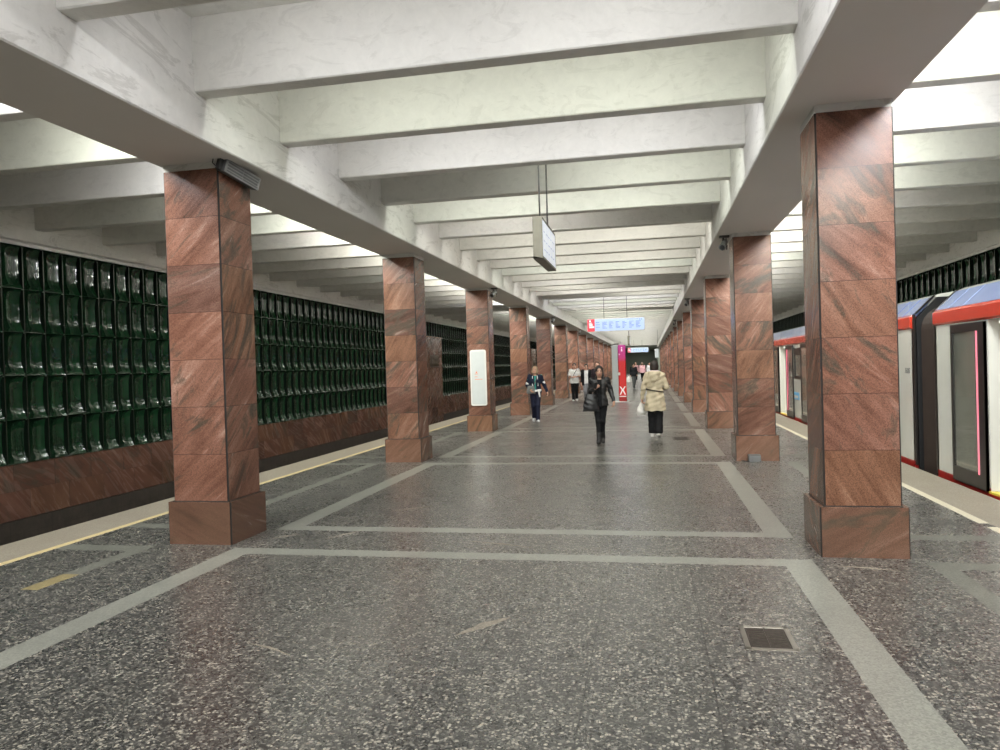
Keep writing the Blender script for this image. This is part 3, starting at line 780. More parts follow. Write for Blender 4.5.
def build_fittings():
    # slatted loudspeaker on the first left column
    t = thing('column_loudspeaker', 'grey slatted loudspeaker under the beam at the top of the first left column', 'loudspeaker', (-4.24, 7.22, 3.895))
    t.rotation_euler = (math.radians(-6), math.radians(14), math.radians(-4))
    mb = MB(); mb.prism(rrect(0.10, 0.135, 0.015, 3), 'Y', -0.31, 0.31); mb.build('housing', M['midgrey'], t)
    mb = MB()
    mb.box(0.05, 0.058, -0.31, 0.31, 0.052, 0.0675); mb.box(0.05, 0.058, -0.31, 0.31, -0.0675, -0.052)
    mb.box(0.05, 0.058, -0.31, -0.275, -0.06, 0.06); mb.box(0.05, 0.058, 0.285, 0.31, -0.06, 0.06)
    for z in (-0.032, -0.002, 0.028): mb.box(0.049, 0.056, -0.29, 0.3, z - 0.005, z + 0.005)
    mb.box(0.049, 0.056, -0.004, 0.004, -0.06, 0.06)
    mb.build('grille', M['grey'], t)
    mb = MB(); mb.box(-0.02, 0.02, -0.36, -0.31, -0.06, 0.11); mb.tube((0, -0.335, 0.11), (-0.04, -0.335, 0.14), 0.012)
    mb.path([(-0.05, -0.30, 0.115), (-0.07, -0.36, 0.06), (-0.05, -0.38, -0.02), (0.0, -0.355, -0.05)], 0.006)
    mb.path([(0.03, -0.25, 0.10), (0.0, -0.32, 0.125), (-0.06, -0.36, 0.115)], 0.006)
    mb.build('bracket', M['dark'], t)
    # small cameras at the heads of other columns
    proto = None
    for s, k in ((1, 1), (1, 3), (1, 5), (-1, 2), (-1, 4), (-1, 6)):
        x = CX + s * (2.851 + 0.045 - 0.13); y = COL_Y0 + 0.30 + BAY * k
        lab = 'dark security camera at the top of the %s column of the %s row' % (ORD[k], 'right' if s > 0 else 'left')
        if proto is None:
            proto = thing('security_camera', lab, 'camera', (x, y, SOFFIT), 0, 'cameras at the column heads')
            mb = MB(); mb.box(-0.07, 0.10, -0.07, 0.05, -0.03, 0.0); mb.tube((0, 0, -0.03), (0, -0.02, -0.13), 0.022); mb.build('mount', M['dark'], proto)
            mb = MB(); mb.tube((0.03, 0.05, -0.10), (-0.03, -0.13, -0.21), 0.055, 14); mb.tube((-0.03, -0.13, -0.21), (-0.037, -0.15, -0.222), 0.063, 14)
            h = mb.build('camera_body', M['grey'], proto)
            mb = MB(); mb.tube((-0.037, -0.15, -0.222), (-0.040, -0.158, -0.227), 0.045, 14); mb.build('lens', M['black'], h)
            mb = MB(); mb.path([(0.02, 0.06, -0.10), (0.07, 0.06, -0.16), (0.06, 0.05, -0.24), (0.05, 0.03, -0.02)], 0.009); mb.build('cable', M['black'], proto)
        else:
            o = copy_tree(proto); o.location = (x, y, SOFFIT); o['label'] = lab
    # hanging light box seen end on
    t = thing('hanging_light_box', 'narrow hanging light box seen end-on over the middle of the hall, the large near one', 'sign', (-1.40, 9.7, 3.18), 0, 'end-on hanging light boxes')
    mb = MB(); mb.box(-0.064, 0.064, 0, 1.42, 0.0, 0.035, 0); mb.box(-0.064, 0.064, 0, 1.42, 0.525, 0.555); mb.box(-0.064, 0.064, 0, 0.03, 0, 0.555); mb.box(-0.064, 0.064, 1.39, 1.42, 0, 0.555)
    mb.box(-0.045, 0.045, 0.03, 1.39, 0.035, 0.525)
    mb.build('housing', M['olive'], t, 0.004)
    for s in (-1, 1):
        mb = MB(); mb.box(s * 0.046, s * 0.062, 0.035, 1.385, 0.04, 0.52)
        p = mb.build('lit_face', M['panel_lit'], t)
        mb = MB()
        for i in range(5):
            for j in range(3):
                mb.box(s * 0.061, s * 0.0635, 0.15 + i * 0.23, 0.15 + i * 0.23 + 0.16 - 0.03 * ((i + j) % 3), 0.13 + j * 0.12, 0.145 + j * 0.12)
        mb.build('print', M['ink_pale'], p)
    for y in (0.27, 1.05):
        mb = MB(); mb.tube((0, y, 0.555), (0, y, CEIL - 3.18), 0.011); mb.build('rod', M['rod'], t)
    o = copy_tree(t); o.location = (-1.17, 45, 2.87); o['label'] = 'narrow hanging light box seen end-on, the small far one beyond the pale blue line map'
    # the lit line maps
    t = thing('hanging_line_map', 'large nearer pale blue lit sign with red left end hung across the hall', 'sign', (-1.27, 30.0, 3.335), 0, 'lit blue signs across the hall')
    mb = MB(); mb.prism(rrect(2.30, 0.54, 0.06), 'Y', -0.06, 0.06); mb.build('housing', M['steel'], t)
    mb = MB(); mb.prism(rrect(1.96, 0.47, 0.05, cx=0.145), 'Y', -0.068, -0.06); f = mb.build('blue_face', M['lcd'], t); f['label'] = 'pale blue lit face with columns of print'
    mb = MB(); rnd = random.Random(5)
    for c in range(7):
        x0 = -0.80 + c * 0.265
        for l in range(6):
            if c == 0 and l % 2: continue
            mb.box(x0, x0 + rnd.uniform(0.08, 0.20), -0.0705, -0.068, 0.105 - l * 0.048, 0.121 - l * 0.048)
    for x in (0.93, 1.0): mb.box(x, x + 0.035, -0.0705, -0.068, 0.165, 0.20)
    mb.box(0.45, 0.9, -0.0705, -0.068, 0.195, 0.205)
    mb.build('print', M['ink_blue'], f)
    mb = MB(); mb.prism(rrect(0.30, 0.50, 0.05, cx=-0.985), 'Y', -0.069, -0.06); f = mb.build('red_face', M['lcd_red'], t); f['label'] = 'red lit end panel'
    mb = MB(); mb.prism([(-1.02 + 0.035 * math.cos(a * PI / 8), 0.17 + 0.035 * math.sin(a * PI / 8)) for a in range(16)], 'Y', -0.0715, -0.069)
    for z, w in ((0.095, 0.11), (0.045, 0.14), (0.0, 0.14), (-0.05, 0.20), (-0.09, 0.2)): mb.box(-1.06, -1.06 + w, -0.0715, -0.069, z - 0.014, z + 0.014)
    mb.build('print', M['lcd_white'], f)
    for x in (-0.46, 0.45):
        mb = MB(); mb.tube((x, 0, 0.27), (x, 0, CEIL - 3.335), 0.012); mb.build('rod', M['rod'], t)
    o = copy_tree(t); o.location = (-1.19, 85.0, 3.28); o['label'] = 'pale blue lit sign at the far end of the hall, before the dark exit'
    # white board on the third left column
    t = thing('information_board', 'tall white rounded board with orange print on the third left column', 'sign', (-4.635, COL_Y0 + 0.0395 + 2 * BAY, 1.485))
    mb = MB(); mb.prism(rrect(0.455, 1.545, 0.06), 'Y', -0.035, 0.002); b = mb.build('frame', M['board'], t, 0.004)
    mb = MB(); mb.prism(rrect(0.385, 1.465, 0.04), 'Y', -0.039, -0.034); f = mb.build('face', M['board_face'], t); f['label'] = 'pale grey green face'
    mb = MB()
    mb.prism([(-0.08, 0.13), (-0.02, 0.13), (-0.05, 0.19)], 'Y', -0.041, -0.039); mb.box(-0.10, -0.01, -0.041, -0.039, 0.10, 0.115)
    for x0, x1, z in ((-0.10, -0.02, 0.03), (-0.10, 0.12, -0.04)): mb.box(x0, x1, -0.041, -0.039, z - 0.007, z + 0.007)
    mb.build('print', M['ink_orange'], f)
    # help and information column
    t = thing('information_stele', 'tall red and grey information stele standing in the far middle of the hall', 'stele', (-1.36, 34.6, 0))
    mb = MB(); mb.box(-0.36, 0.42, -0.30, 0.30, 0, 0.035); o = mb.build('base_plate', M['board'], t, 0.006); o['label'] = 'white floor plate'
    mb = MB(); mb.prism(rrect(0.29, 0.34, 0.03, cx=-0.185), 'Z', 0.035, 2.62); o = mb.build('grey_body', M['stele_grey'], t); o['label'] = 'plain grey half'
    mb = MB(); mb.prism(rrect(0.345, 0.38, 0.05, cx=0.135, cy=-0.01), 'Z', 0.035, 2.62); o = mb.build('red_body', M['stele_red'], t); o['label'] = 'red half shading to magenta at the top'
    mb = MB(); Y0, Y1 = -0.208, -0.199
    mb.prism([(0.135 + 0.03 * math.cos(a * PI / 6), 2.50 + 0.03 * math.sin(a * PI / 6)) for a in range(12)], 'Y', Y0, Y1)
    mb.prism([(0.10, 2.33), (0.17, 2.33), (0.155, 2.46), (0.115, 2.46)], 'Y', Y0, Y1)
    mb.prism([(0.0, 2.15), (0.06, 2.19), (0.0, 2.24)], 'Y', Y0, Y1)
    # the bold letter-like mark low on the red face
    mb.prism([(-0.01, 0.34), (0.05, 0.34), (0.135, 0.52), (0.22, 0.34), (0.28, 0.34), (0.175, 0.56), (0.28, 0.72), (0.22, 0.72), (0.135, 0.60), (0.05, 0.72), (-0.01, 0.72), (0.095, 0.56)], 'Y', Y0, Y1)
    mb.box(-0.03, 0.30, Y0, Y1, 0.24, 0.28)
    mb.build('print', M['print_white'], o)
    mb = MB(); mb.box(-0.05, 0.04, -0.26, -0.16, 1.24, 1.36); o = mb.build('call_unit', M['board'], t, 0.01)
    mb = MB(); mb.tube((0, -0.26, 1.30), (0, -0.268, 1.30), 0.02); mb.build('call_button', M['ink_orange'], o)
    mb = MB(); mb.tube((0.12, -0.05, 2.62), (0.12, -0.05, 2.72), 0.06, 14); mb.tube((0.12, -0.05, 2.72), (0.12, -0.05, 2.76), 0.075, 14, r2=0.03); mb.build('beacon', M['board'], t)
    mb = MB(); mb.tube((-0.28, 0, 2.62), (-0.28, 0, 2.66), 0.03); mb.tube((-0.28, 0, 2.66), (0.0, 0, 2.68), 0.02); mb.build('camera_arm', M['dark'], t)
    # grates in the floor
    for (x0, x1, y0, y1, lab) in ((0.53, 0.835, 4.65, 5.06, 'square iron grate let into the floor in front of the first right column'), (0.48, 0.85, 17.1, 17.75, 'small iron floor grate beside the walker in the beige coat')):
        t = thing('floor_grate', lab, 'grate', ((x0 + x1) / 2, (y0 + y1) / 2, 0), 0, 'iron floor grates')
        w, d = (x1 - x0) / 2, (y1 - y0) / 2
        mb = MB()
        for a in ((-w, -w + 0.03, -d, d), (w - 0.03, w, -d, d), (-w, w, -d, -d + 0.03), (-w, w, d - 0.03, d)): mb.box(a[0], a[1], a[2], a[3], 0.0005, 0.007)
        mb.build('rim', M['steel'] if y0 < 10 else M['iron'], t, 0.002)
        mb = MB(); mb.box(-w + 0.03, w - 0.03, -d + 0.03, d - 0.03, 0.0004, 0.002)
        n = 9
        for i in range(n):
            yy = -d + 0.045 + (2 * d - 0.09) * i / (n - 1); mb.box(-w + 0.04, w - 0.04, yy - 0.009, yy + 0.009, 0.001, 0.005)
        mb.box(-0.006, 0.006, -d + 0.03, d - 0.03, 0.001, 0.0065)
        mb.build('grille', M['iron'], t)
    # grey box at the foot of the second right column
    t = thing('cable_box', 'small grey box on the floor at the foot of the second right column', 'box', (1.73, 13.395, 0))
    mb = MB(); mb.prism([(-0.065, 0.001), (-0.16, 0.001), (-0.14, 0.11), (-0.09, 0.125), (-0.0, 0.125), (-0.0, 0.001)], 'X', -0.10, 0.10); mb.build('cover', M['midgrey'], t, 0.008)
    mb = MB(); mb.path([(-0.10, -0.10, 0.012), (-0.16, -0.09, 0.012), (-0.20, -0.02, 0.012)], 0.010); mb.build('cable', M['dark'], t)
    # granite piers with a cast relief on the left wall
    for y, lab in ((34.2, 'broad red granite wall pier with dark square relief, the nearer one on the left wall'), (65.6, 'far red granite wall pier with dark square relief on the left wall')):
        t = thing('wall_pier', lab, 'pier', (CX - WALL_D, y, 0), 0, 'granite piers on the left wall')
        mb = MB(); mb.box(-0.05, 0.16, -1.4, 1.4, -1.3, 3.27); mb.build('slab', M['granite_wall'], t, 0.01)
        mb = MB(); mb.box(-0.05, 0.19, -1.45, 1.45, 3.27, 3.33); mb.build('cap_stone', M['granite_base'], t)
        mb = MB(); mb.box(0.15, 0.20, -0.72, 0.70, 1.86, 2.44)
        r = mb.build('relief_plate', M['bronze'], t, 0.01); r['label'] = 'dark square cast relief'
        mb = MB(); rr = random.Random(2)
        for i in range(9):
            yy = -0.6 + 1.2 * i / 8; h = rr.uniform(0.15, 0.45)
            mb.tube((0.20, yy, 1.92), (0.20, yy + rr.uniform(-0.1, 0.1), 1.92 + h), 0.035, 8, r2=0.02)
        mb.build('relief_figure', M['bronze'], r)
    # pale hanging display seen past the walker's head
    t = thing('hanging_display', 'small pale display cabinet hanging near the far right columns', 'display', (0.60, 60.0, 2.53), 0)
    mb = MB(); mb.prism(rrect(0.30, 0.72, 0.04), 'Y', -0.12, 0.12); mb.build('cabinet', M['stele_grey'], t)
    mb = MB(); mb.prism(rrect(0.25, 0.64, 0.03), 'Y', -0.13, -0.12); mb.build('screen', M['board_face'], t)
    mb = MB(); mb.tube((0.1, 0, 0.36), (0.1, 0, CEIL - 2.53), 0.012); mb.build('rod', M['rod'], t)

# ------------------------------------------------------------------ people: implicit surfaces turned into meshes
class SDF:
    """a list of soft-joined round limbs, polygonised by surface nets"""
    def __init__(s, res): s.p = []; s.res = res; s.cuts = []
    def cap(s, a, b, ra, rb=None, k=0.03, sub=False):
        a, b = np.array(a, float), np.array(b, float); rb = ra if rb is None else rb
        r = max(ra, rb)
        def f(X, Y, Z):
            d = b - a; L = max(d @ d, 1e-9)
            t = np.clip(((X - a[0]) * d[0] + (Y - a[1]) * d[1] + (Z - a[2]) * d[2]) / L, 0, 1)
            return np.sqrt((X - a[0] - t * d[0]) ** 2 + (Y - a[1] - t * d[1]) ** 2 + (Z - a[2] - t * d[2]) ** 2) - (ra + (rb - ra) * t)
        s.p.append((f, np.minimum(a, b) - r, np.maximum(a, b) + r, k, sub)); return s
    def chain(s, pts, rs, k=0.03):
        for i in range(len(pts) - 1): s.cap(pts[i], pts[i + 1], rs[i], rs[i + 1], k)
        return s
    def ell(s, c, r, k=0.03, R=None, sub=False):
        c, r = np.array(c, float), np.array(r, float); m = float(max(r))
        R = np.eye(3) if R is None else np.array(R)
        def f(X, Y, Z):
            x, y, z = X - c[0], Y - c[1], Z - c[2]
            x, y, z = R[0, 0] * x + R[1, 0] * y + R[2, 0] * z, R[0, 1] * x + R[1, 1] * y + R[2, 1] * z, R[0, 2] * x + R[1, 2] * y + R[2, 2] * z
            q = np.sqrt((x / r[0]) ** 2 + (y / r[1]) ** 2 + (z / r[2]) ** 2)
            g = np.sqrt((x / r[0] ** 2) ** 2 + (y / r[1] ** 2) ** 2 + (z / r[2] ** 2) ** 2)
            return q * (q - 1) / np.maximum(g, 1e-6)
        s.p.append((f, c - m, c + m, k, sub)); return s
    def loft(s, st, k=0.03, fold=0.0, nf=7):
        """stations (z, cx, cy, rx, ry): an upright body of oval sections"""
        st = sorted(st); A = np.array(st, float)
        rx, ry = A[:, 3].max(), A[:, 4].max()
        lo = np.array([A[:, 1].min() - rx, A[:, 2].min() - ry, A[0, 0]]); hi = np.array([A[:, 1].max() + rx, A[:, 2].max() + ry, A[-1, 0]])
        zs = np.linspace(A[0, 0], A[-1, 0], 60)
        T = []
        for i in range(1, 5):
            v = np.interp(zs, A[:, 0], A[:, i]); v2 = np.convolve(np.pad(v, 4, mode='edge'), np.ones(9) / 9, 'valid'); T.append(v2)
        def f(X, Y, Z):
            z = Z
            cx, cy, a, b = (np.interp(z, zs, t) for t in T)
            x, y = X - cx, Y - cy
            q = np.sqrt((x / a) ** 2 + (y / b) ** 2)
            d = (q - 1) * np.minimum(a, b)
            if fold: d = d + fold * np.sin(np.arctan2(y / b, x / a) * nf + 9 * z) * np.clip((A[-1, 0] - z) / 0.5, 0, 1)
            return np.maximum(d, np.maximum(A[0, 0] - z, z - A[-1, 0]))
        s.p.append((f, lo, hi, k, False)); return s
    def cut(s, f): s.cuts.append(f); return s
    def mesh(s, wrinkle=0.0, seed=0):
        h = s.res
        lo = np.min([p[1] for p in s.p if not p[4]], axis=0) - 4 * h; hi = np.max([p[2] for p in s.p if not p[4]], axis=0) + 4 * h
        n = np.ceil((hi - lo) / h).astype(int) + 1
        F = np.full(n, 1.0)
        ax = [lo[i] + h * np.arange(n[i]) for i in range(3)]
        for f, a, b, k, sub in s.p:
            i0 = np.maximum(((a - k - 3 * h - lo) / h).astype(int), 0); i1 = np.minimum(((b + k + 3 * h - lo) / h).astype(int) + 2, n)
            if (i1 <= i0).any(): continue
            sl = tuple(slice(i0[i], i1[i]) for i in range(3))
            X, Y, Z = np.meshgrid(ax[0][sl[0]], ax[1][sl[1]], ax[2][sl[2]], indexing='ij')
            d = f(X, Y, Z)
            if sub: F[sl] = np.maximum(F[sl], -d); continue
            A = F[sl]; hh = np.maximum(k - np.abs(A - d), 0) / k
            F[sl] = np.minimum(A, d) - hh * hh * k * 0.25
        X, Y, Z = np.meshgrid(*ax, indexing='ij')
        if wrinkle:
            F = F + wrinkle * (np.sin(31 * X + 17 * Z + seed) * np.sin(23 * Z - 19 * Y + 2 * seed) + 0.6 * np.sin(57 * Z + 21 * X + 13 * Y + seed))
        for c in s.cuts: F = np.maximum(F, c(X, Y, Z))
        F[0] = F[-1] = 1; F[:, 0] = F[:, -1] = 1; F[:, :, 0] = F[:, :, -1] = 1
        return surface_nets(F, lo, h)

def surface_nets(F, lo, h):
    nx, ny, nz = F.shape
    S = F < 0
    cnt = np.zeros((nx - 1, ny - 1, nz - 1), np.int8); acc = np.zeros((nx - 1, ny - 1, nz - 1, 3), np.float32)
    corners = [(i, j, k) for i in (0, 1) for j in (0, 1) for k in (0, 1)]
    def sub(A, c): return A[c[0]:nx - 1 + c[0], c[1]:ny - 1 + c[1], c[2]:nz - 1 + c[2]]
    for a in corners:
        for ax in range(3):
            if a[ax]: continue
            b = list(a); b[ax] = 1
            fa, fb = sub(F, a), sub(F, b); m = sub(S, a) != sub(S, b)
            if not m.any(): continue
            t = fa[m] / (fa[m] - fb[m])
            p = np.zeros((t.size, 3), np.float32)
            for q in range(3): p[:, q] = a[q]
            p[:, ax] = t
            acc[m] += p; cnt[m] += 1
    act = cnt > 0
    ids = -np.ones(act.shape, np.int64); ids[act] = np.arange(act.sum())
    base = np.argwhere(act).astype(np.float32)
    V = (base + acc[act] / cnt[act][:, None]) * h + lo
    faces = []
    for ax in range(3):
        b, c = (ax + 1) % 3, (ax + 2) % 3
        sl0 = [slice(None)] * 3; sl1 = [slice(None)] * 3
        sl0[ax] = slice(0, -1); sl1[ax] = slice(1, None)
        A, B = S[tuple(sl0)], S[tuple(sl1)]
        for flip, m in ((False, A & ~B), (True, B & ~A)):
            e = np.argwhere(m)
            if not len(e): continue
            def cell(db, dc):
                q = e.copy(); q[:, b] -= db; q[:, c] -= dc
                return ids[q[:, 0], q[:, 1], q[:, 2]]
            quad = np.stack([cell(1, 1), cell(0, 1), cell(0, 0), cell(1, 0)], 1)
            faces.append(quad[:, ::-1] if flip else quad)
    return V, np.concatenate(faces)

def sdf_obj(name, sdf, m, parent, wrinkle=0.0, seed=0, paint=None, label=None):
    V, Fc = sdf.mesh(wrinkle, seed)
    me = bpy.data.meshes.new(name)
    me.from_pydata(V.tolist(), [], Fc.tolist())
    for x in (m if isinstance(m, (list, tuple)) else [m]): me.materials.append(x)
    if paint is not None:
        ctr = V[Fc].mean(1)
        me.polygons.foreach_set('material_index', paint(ctr).astype(np.int32))
    me.polygons.foreach_set('use_smooth', np.ones(len(Fc), bool))
    o = bpy.data.objects.new(name, me); COL.objects.link(o); o.parent = parent
    if label: o['label'] = label
    return o

def rot_zx(yaw, pitch, roll=0.0):
    return np.array(Matrix.Rotation(yaw, 3, 'Z') @ Matrix.Rotation(pitch, 3, 'X') @ Matrix.Rotation(roll, 3, 'Y'))

PM = {}
def pm(key, col, rough=0.7, var=0.12, coat=0.0):
    if key not in PM: PM[key] = plain(key, col, rough, 0, var, 9, coat=coat)
    if rough > 0.55: PM[key].node_tree.nodes['Principled BSDF'].inputs['Specular IOR Level'].default_value = 0.15
    return PM[key]

def hand(S, wrist, d, nrm, curl=0.5, side=1, sc=1.0):
    """palm, four bent fingers of unequal length, a thumb from the side of the palm.  d: along the hand, nrm: palm side"""
    d = np.array(d, float); d /= np.linalg.norm(d)
    nrm = np.array(nrm, float); nrm -= d * (nrm @ d); nrm /= np.linalg.norm(nrm)
    lat = np.cross(d, nrm) * side
    w = np.array(wrist, float)
    S.cap(w, w + d * 0.03 * sc, 0.024 * sc, 0.025 * sc, 0.02)
    for i, off in enumerate((-0.030, -0.010, 0.010, 0.030)):
        kn = w + (d * (0.085 - 0.006 * abs(i - 1.2)) + lat * off * 0.95) * sc
        S.cap(w + (d * 0.02 + lat * off * 0.55) * sc, kn, 0.0145 * sc, 0.0125 * sc, 0.014)
        L = (0.040, 0.046, 0.043, 0.034)[i] * sc
        a1 = curl * 0.9; a2 = curl * 1.9
        m1 = kn + (d * math.cos(a1) + nrm * math.sin(a1)) * L
        m2 = m1 + (d * math.cos(a2) + nrm * math.sin(a2)) * L * 0.85
        S.cap(kn, m1, 0.0098 * sc, 0.009 * sc, 0.004); S.cap(m1, m2, 0.009 * sc, 0.0075 * sc, 0.004)
    t0 = w + (d * 0.03 - lat * 0.026) * sc
    t1 = t0 + (d * 0.028 - lat * 0.026 + nrm * 0.014) * sc; t2 = t1 + (d * 0.03 - lat * 0.006 + nrm * 0.012) * sc
    S.cap(t0, t1, 0.0145 * sc, 0.0115 * sc, 0.012); S.cap(t1, t2, 0.0105 * sc, 0.0085 * sc, 0.005)

def person(name_label, loc, rz, H, J, res, look, extra=None, kind_hair='short', seed=0):
    """J: joints in body space (facing -Y, 1.70 m tall); look: garment colours and options"""
    g = thing('person', name_label, 'person', loc, rz)
    sc = H / 1.70; g.scale = (sc, sc, sc)
    A = {k: np.array(v, float) for k, v in J.items()}
    skin = pm('skin ' + str(look.get('skin', 0)), (0.50, 0.29, 0.205) if not look.get('skin') else look['skin'], 0.5, 0.05)
    eye = pm('dark eyes', (0.03, 0.022, 0.02), 0.3); lip = pm('lips', (0.42, 0.13, 0.11), 0.5)
    hc = A['head']; R = rot_zx(J.get('hyaw', 0.0), J.get('hpitch', 0.0), J.get('hroll', 0.0))
    W = lambda x, y, z: hc + R @ np.array((x, y, z), float)
    # ---- the continuous body
    S = SDF(res)
    nk, ch, wa, pv = A['neck'], A['chest'], A['waist'], A['pelvis']
    tw = look.get('build', 1.0)
    S.loft([(pv[2] - 0.06, pv[0], pv[1], 0.13 * tw, 0.095 * tw), (pv[2] + 0.03, pv[0], pv[1], 0.15 * tw, 0.10 * tw), (wa[2], wa[0], wa[1], 0.115 * tw, 0.085 * tw), (ch[2], ch[0], ch[1], 0.145 * tw, 0.10 * tw), (ch[2] + 0.09, ch[0], ch[1] + 0.01, 0.125 * tw, 0.08), (nk[2] - 0.01, nk[0], nk[1], 0.065, 0.055)], 0.05)
    S.cap(nk - np.array((0, 0, 0.03)), hc + R @ np.array((0, 0.012, -0.07)), 0.052, 0.05, 0.03)
    # head: cranium, face, jaw, nose, ears
    S.ell(W(0, 0.012, 0.032), (0.073, 0.092, 0.086), 0.03, R); S.ell(W(0, -0.018, -0.03), (0.06, 0.072, 0.075), 0.04, R)
    S.cap(W(-0.022, -0.05, -0.083), W(0.022, -0.05, -0.083), 0.024, 0.024, 0.04)
    S.cap(W(0, -0.086, 0.008), W(0, -0.103, -0.026), 0.009, 0.014, 0.016)
    S.ell(W(0, -0.083, -0.058), (0.024, 0.012, 0.012), 0.012, R)
    for sx in (-1, 1):
        S.ell(W(sx * 0.030, -0.079, 0.036), (0.02, 0.011, 0.008), 0.012, R)
        S.ell(W(sx * 0.075, 0.012, -0.008), (0.010, 0.020, 0.031), 0.008, R)
        S.ell(W(sx * 0.034, -0.062, -0.024), (0.022, 0.02, 0.02), 0.02, R)
    for q in 'LR':
        s = 1 if q == 'L' else -1
        sh, el, wr, hp, kn, an = (A[x + q] for x in ('sh', 'el', 'wr', 'hip', 'kn', 'an'))
        S.cap(ch + np.array((s * 0.08, 0, 0.06)), sh, 0.065, 0.05, 0.05)
        S.chain([sh, el, wr], [0.048, 0.036, 0.025], 0.03)
        dv = J.get('hd' + q, wr - el); nv = J.get('hn' + q, (-s, 0, 0))
        hand(S, wr, dv, nv, J.get('curl' + q, 0.55), J.get('side' + q, s), 1.0)
        S.chain([hp, kn, an], [0.078, 0.05, 0.036], 0.04)
        ft = A.get('toe' + q, an + np.array((s * 0.02, -0.14, -0.065)))
        S.chain([an + np.array((0, 0.03, -0.04)), ft], [0.036, 0.03], 0.03)
    def paint(c):
        L = (c - hc) @ R
        m = np.zeros(len(c))
        for sx in (-1, 1):
            m[((L[:, 0] - sx * 0.031) / 0.016) ** 2 + ((L[:, 2] - 0.012) / 0.008) ** 2 < 1] = 1
            m[(((L[:, 0] - sx * 0.031) / 0.022) ** 2 + ((L[:, 2] - 0.036) / 0.006) ** 2 < 1)] = 1
        m[L[:, 1] > -0.045] = 0
        m[(((L[:, 0]) / 0.026) ** 2 + ((L[:, 2] + 0.058) / 0.010) ** 2 < 1) & (L[:, 1] < -0.05)] = 2
        return m
    body = sdf_obj('body', S, [skin, eye, lip], g, paint=paint)
    # ---- hair
    hairm = pm('hair ' + str(look['hair']), look['hair'], 0.5, 0.25)
    if kind_hair != 'none':
        S = SDF(res)
        t = 0.016
        S.ell(W(0, 0.018, 0.038), (0.073 + t, 0.092 + t, 0.086 + t), 0.03, R)
        if kind_hair == 'bob':
            S.ell(W(0, 0.035, -0.035), (0.095, 0.085, 0.10), 0.04, R)
        if kind_hair == 'long':
            S.ell(W(0, 0.05, -0.03), (0.075, 0.06, 0.10), 0.03, R)
            S.chain([W(-0.045, 0.07, -0.06), W(-0.06, 0.075, -0.17), W(-0.07, 0.07, -0.26)], [0.035, 0.035, 0.02], 0.03)
            S.chain([W(0.045, 0.07, -0.06), W(0.065, 0.065, -0.15), W(0.075, 0.06, -0.22)], [0.035, 0.035, 0.02], 0.03)
            S.chain([W(0.06, 0.02, 0.0), W(0.088, -0.01, -0.13), W(0.10, -0.05, -0.26)], [0.025, 0.026, 0.016], 0.02)
        if kind_hair == 'shoulder':
            S.ell(W(0, 0.03, -0.02), (0.092, 0.085, 0.10), 0.04, R)
            for sx in (-1, 1): S.chain([W(sx * 0.065, 0.0, -0.02), W(sx * 0.075, 0.0, -0.075)], [0.03, 0.022], 0.03)
        fc = W(0, -0.088, -0.03)
        f2 = SDF(res); f2.ell(fc, (0.066, 0.085, 0.115), 0.02, R); ff = f2.p[0][0]
        S.cut(lambda X, Y, Z: -ff(X, Y, Z))
        if kind_hair == 'short':
            nrm = R @ np.array((0, -0.55, -0.83)); p0 = W(0, 0.0, -0.02)
            S.cut(lambda X, Y, Z: (X - p0[0]) * nrm[0] + (Y - p0[1]) * nrm[1] + (Z - p0[2]) * nrm[2])
        sdf_obj('hair', S, hairm, g, 0.002, seed)
    # ---- trousers
    S = SDF(res); o = look.get('leg', (0.095, 0.066, 0.055)); tm = pm('trousers ' + str(look['trousers']), look['trousers'], 0.75, 0.2)
    S.loft([(pv[2] - 0.05, pv[0], pv[1], 0.145 * tw, 0.108 * tw), (pv[2] + 0.03, pv[0], pv[1], 0.162 * tw, 0.115 * tw), (pv[2] + 0.12, pv[0], pv[1], 0.14 * tw, 0.105 * tw)], 0.05)
    for q in 'LR':
        hp, kn, an = (A[x + q] for x in ('hip', 'kn', 'an'))
        dn = (an - kn) / np.linalg.norm(an - kn)
        S.chain([hp, kn, an + dn * look.get('legdrop', 0.0)], list(o), 0.035)
    S.cut(lambda X, Y, Z: look.get('cuff', 0.06) - Z)
    sdf_obj('trousers', S, tm, g, 0.003, seed)
    # ---- shoes
    sm = pm('shoes ' + str(look['shoes']), look['shoes'], 0.5, 0.1)
    for q in 'LR':
        s = 1 if q == 'L' else -1; an = A['an' + q]; ft = A.get('toe' + q, an + np.array((s * 0.02, -0.14, -0.065)))
        S = SDF(res)
        hl = an + np.array((0, 0.025, -0.045)); S.chain([hl, ft], [0.046, 0.04], 0.03); S.cap(an + np.array((0, 0.005, 0.02)), hl, 0.047, 0.046, 0.03)
        if look.get('boot'): S.cap(an, an + (A['kn' + q] - an) * 0.35, 0.047, 0.055, 0.03)
        zb = min(hl[2], ft[2]) - 0.037
        p0 = hl + np.array((0, 0, -0.038)); p1 = ft + np.array((0, 0, -0.034)); dy = (p1[1] - p0[1]) or -0.1
        S.cut(lambda X, Y, Z, p0=p0, p1=p1, dy=dy: (p0[2] + (p1[2] - p0[2]) * np.clip((Y - p0[1]) / dy, 0, 1)) - Z)
        sdf_obj('shoe', S, sm, g)
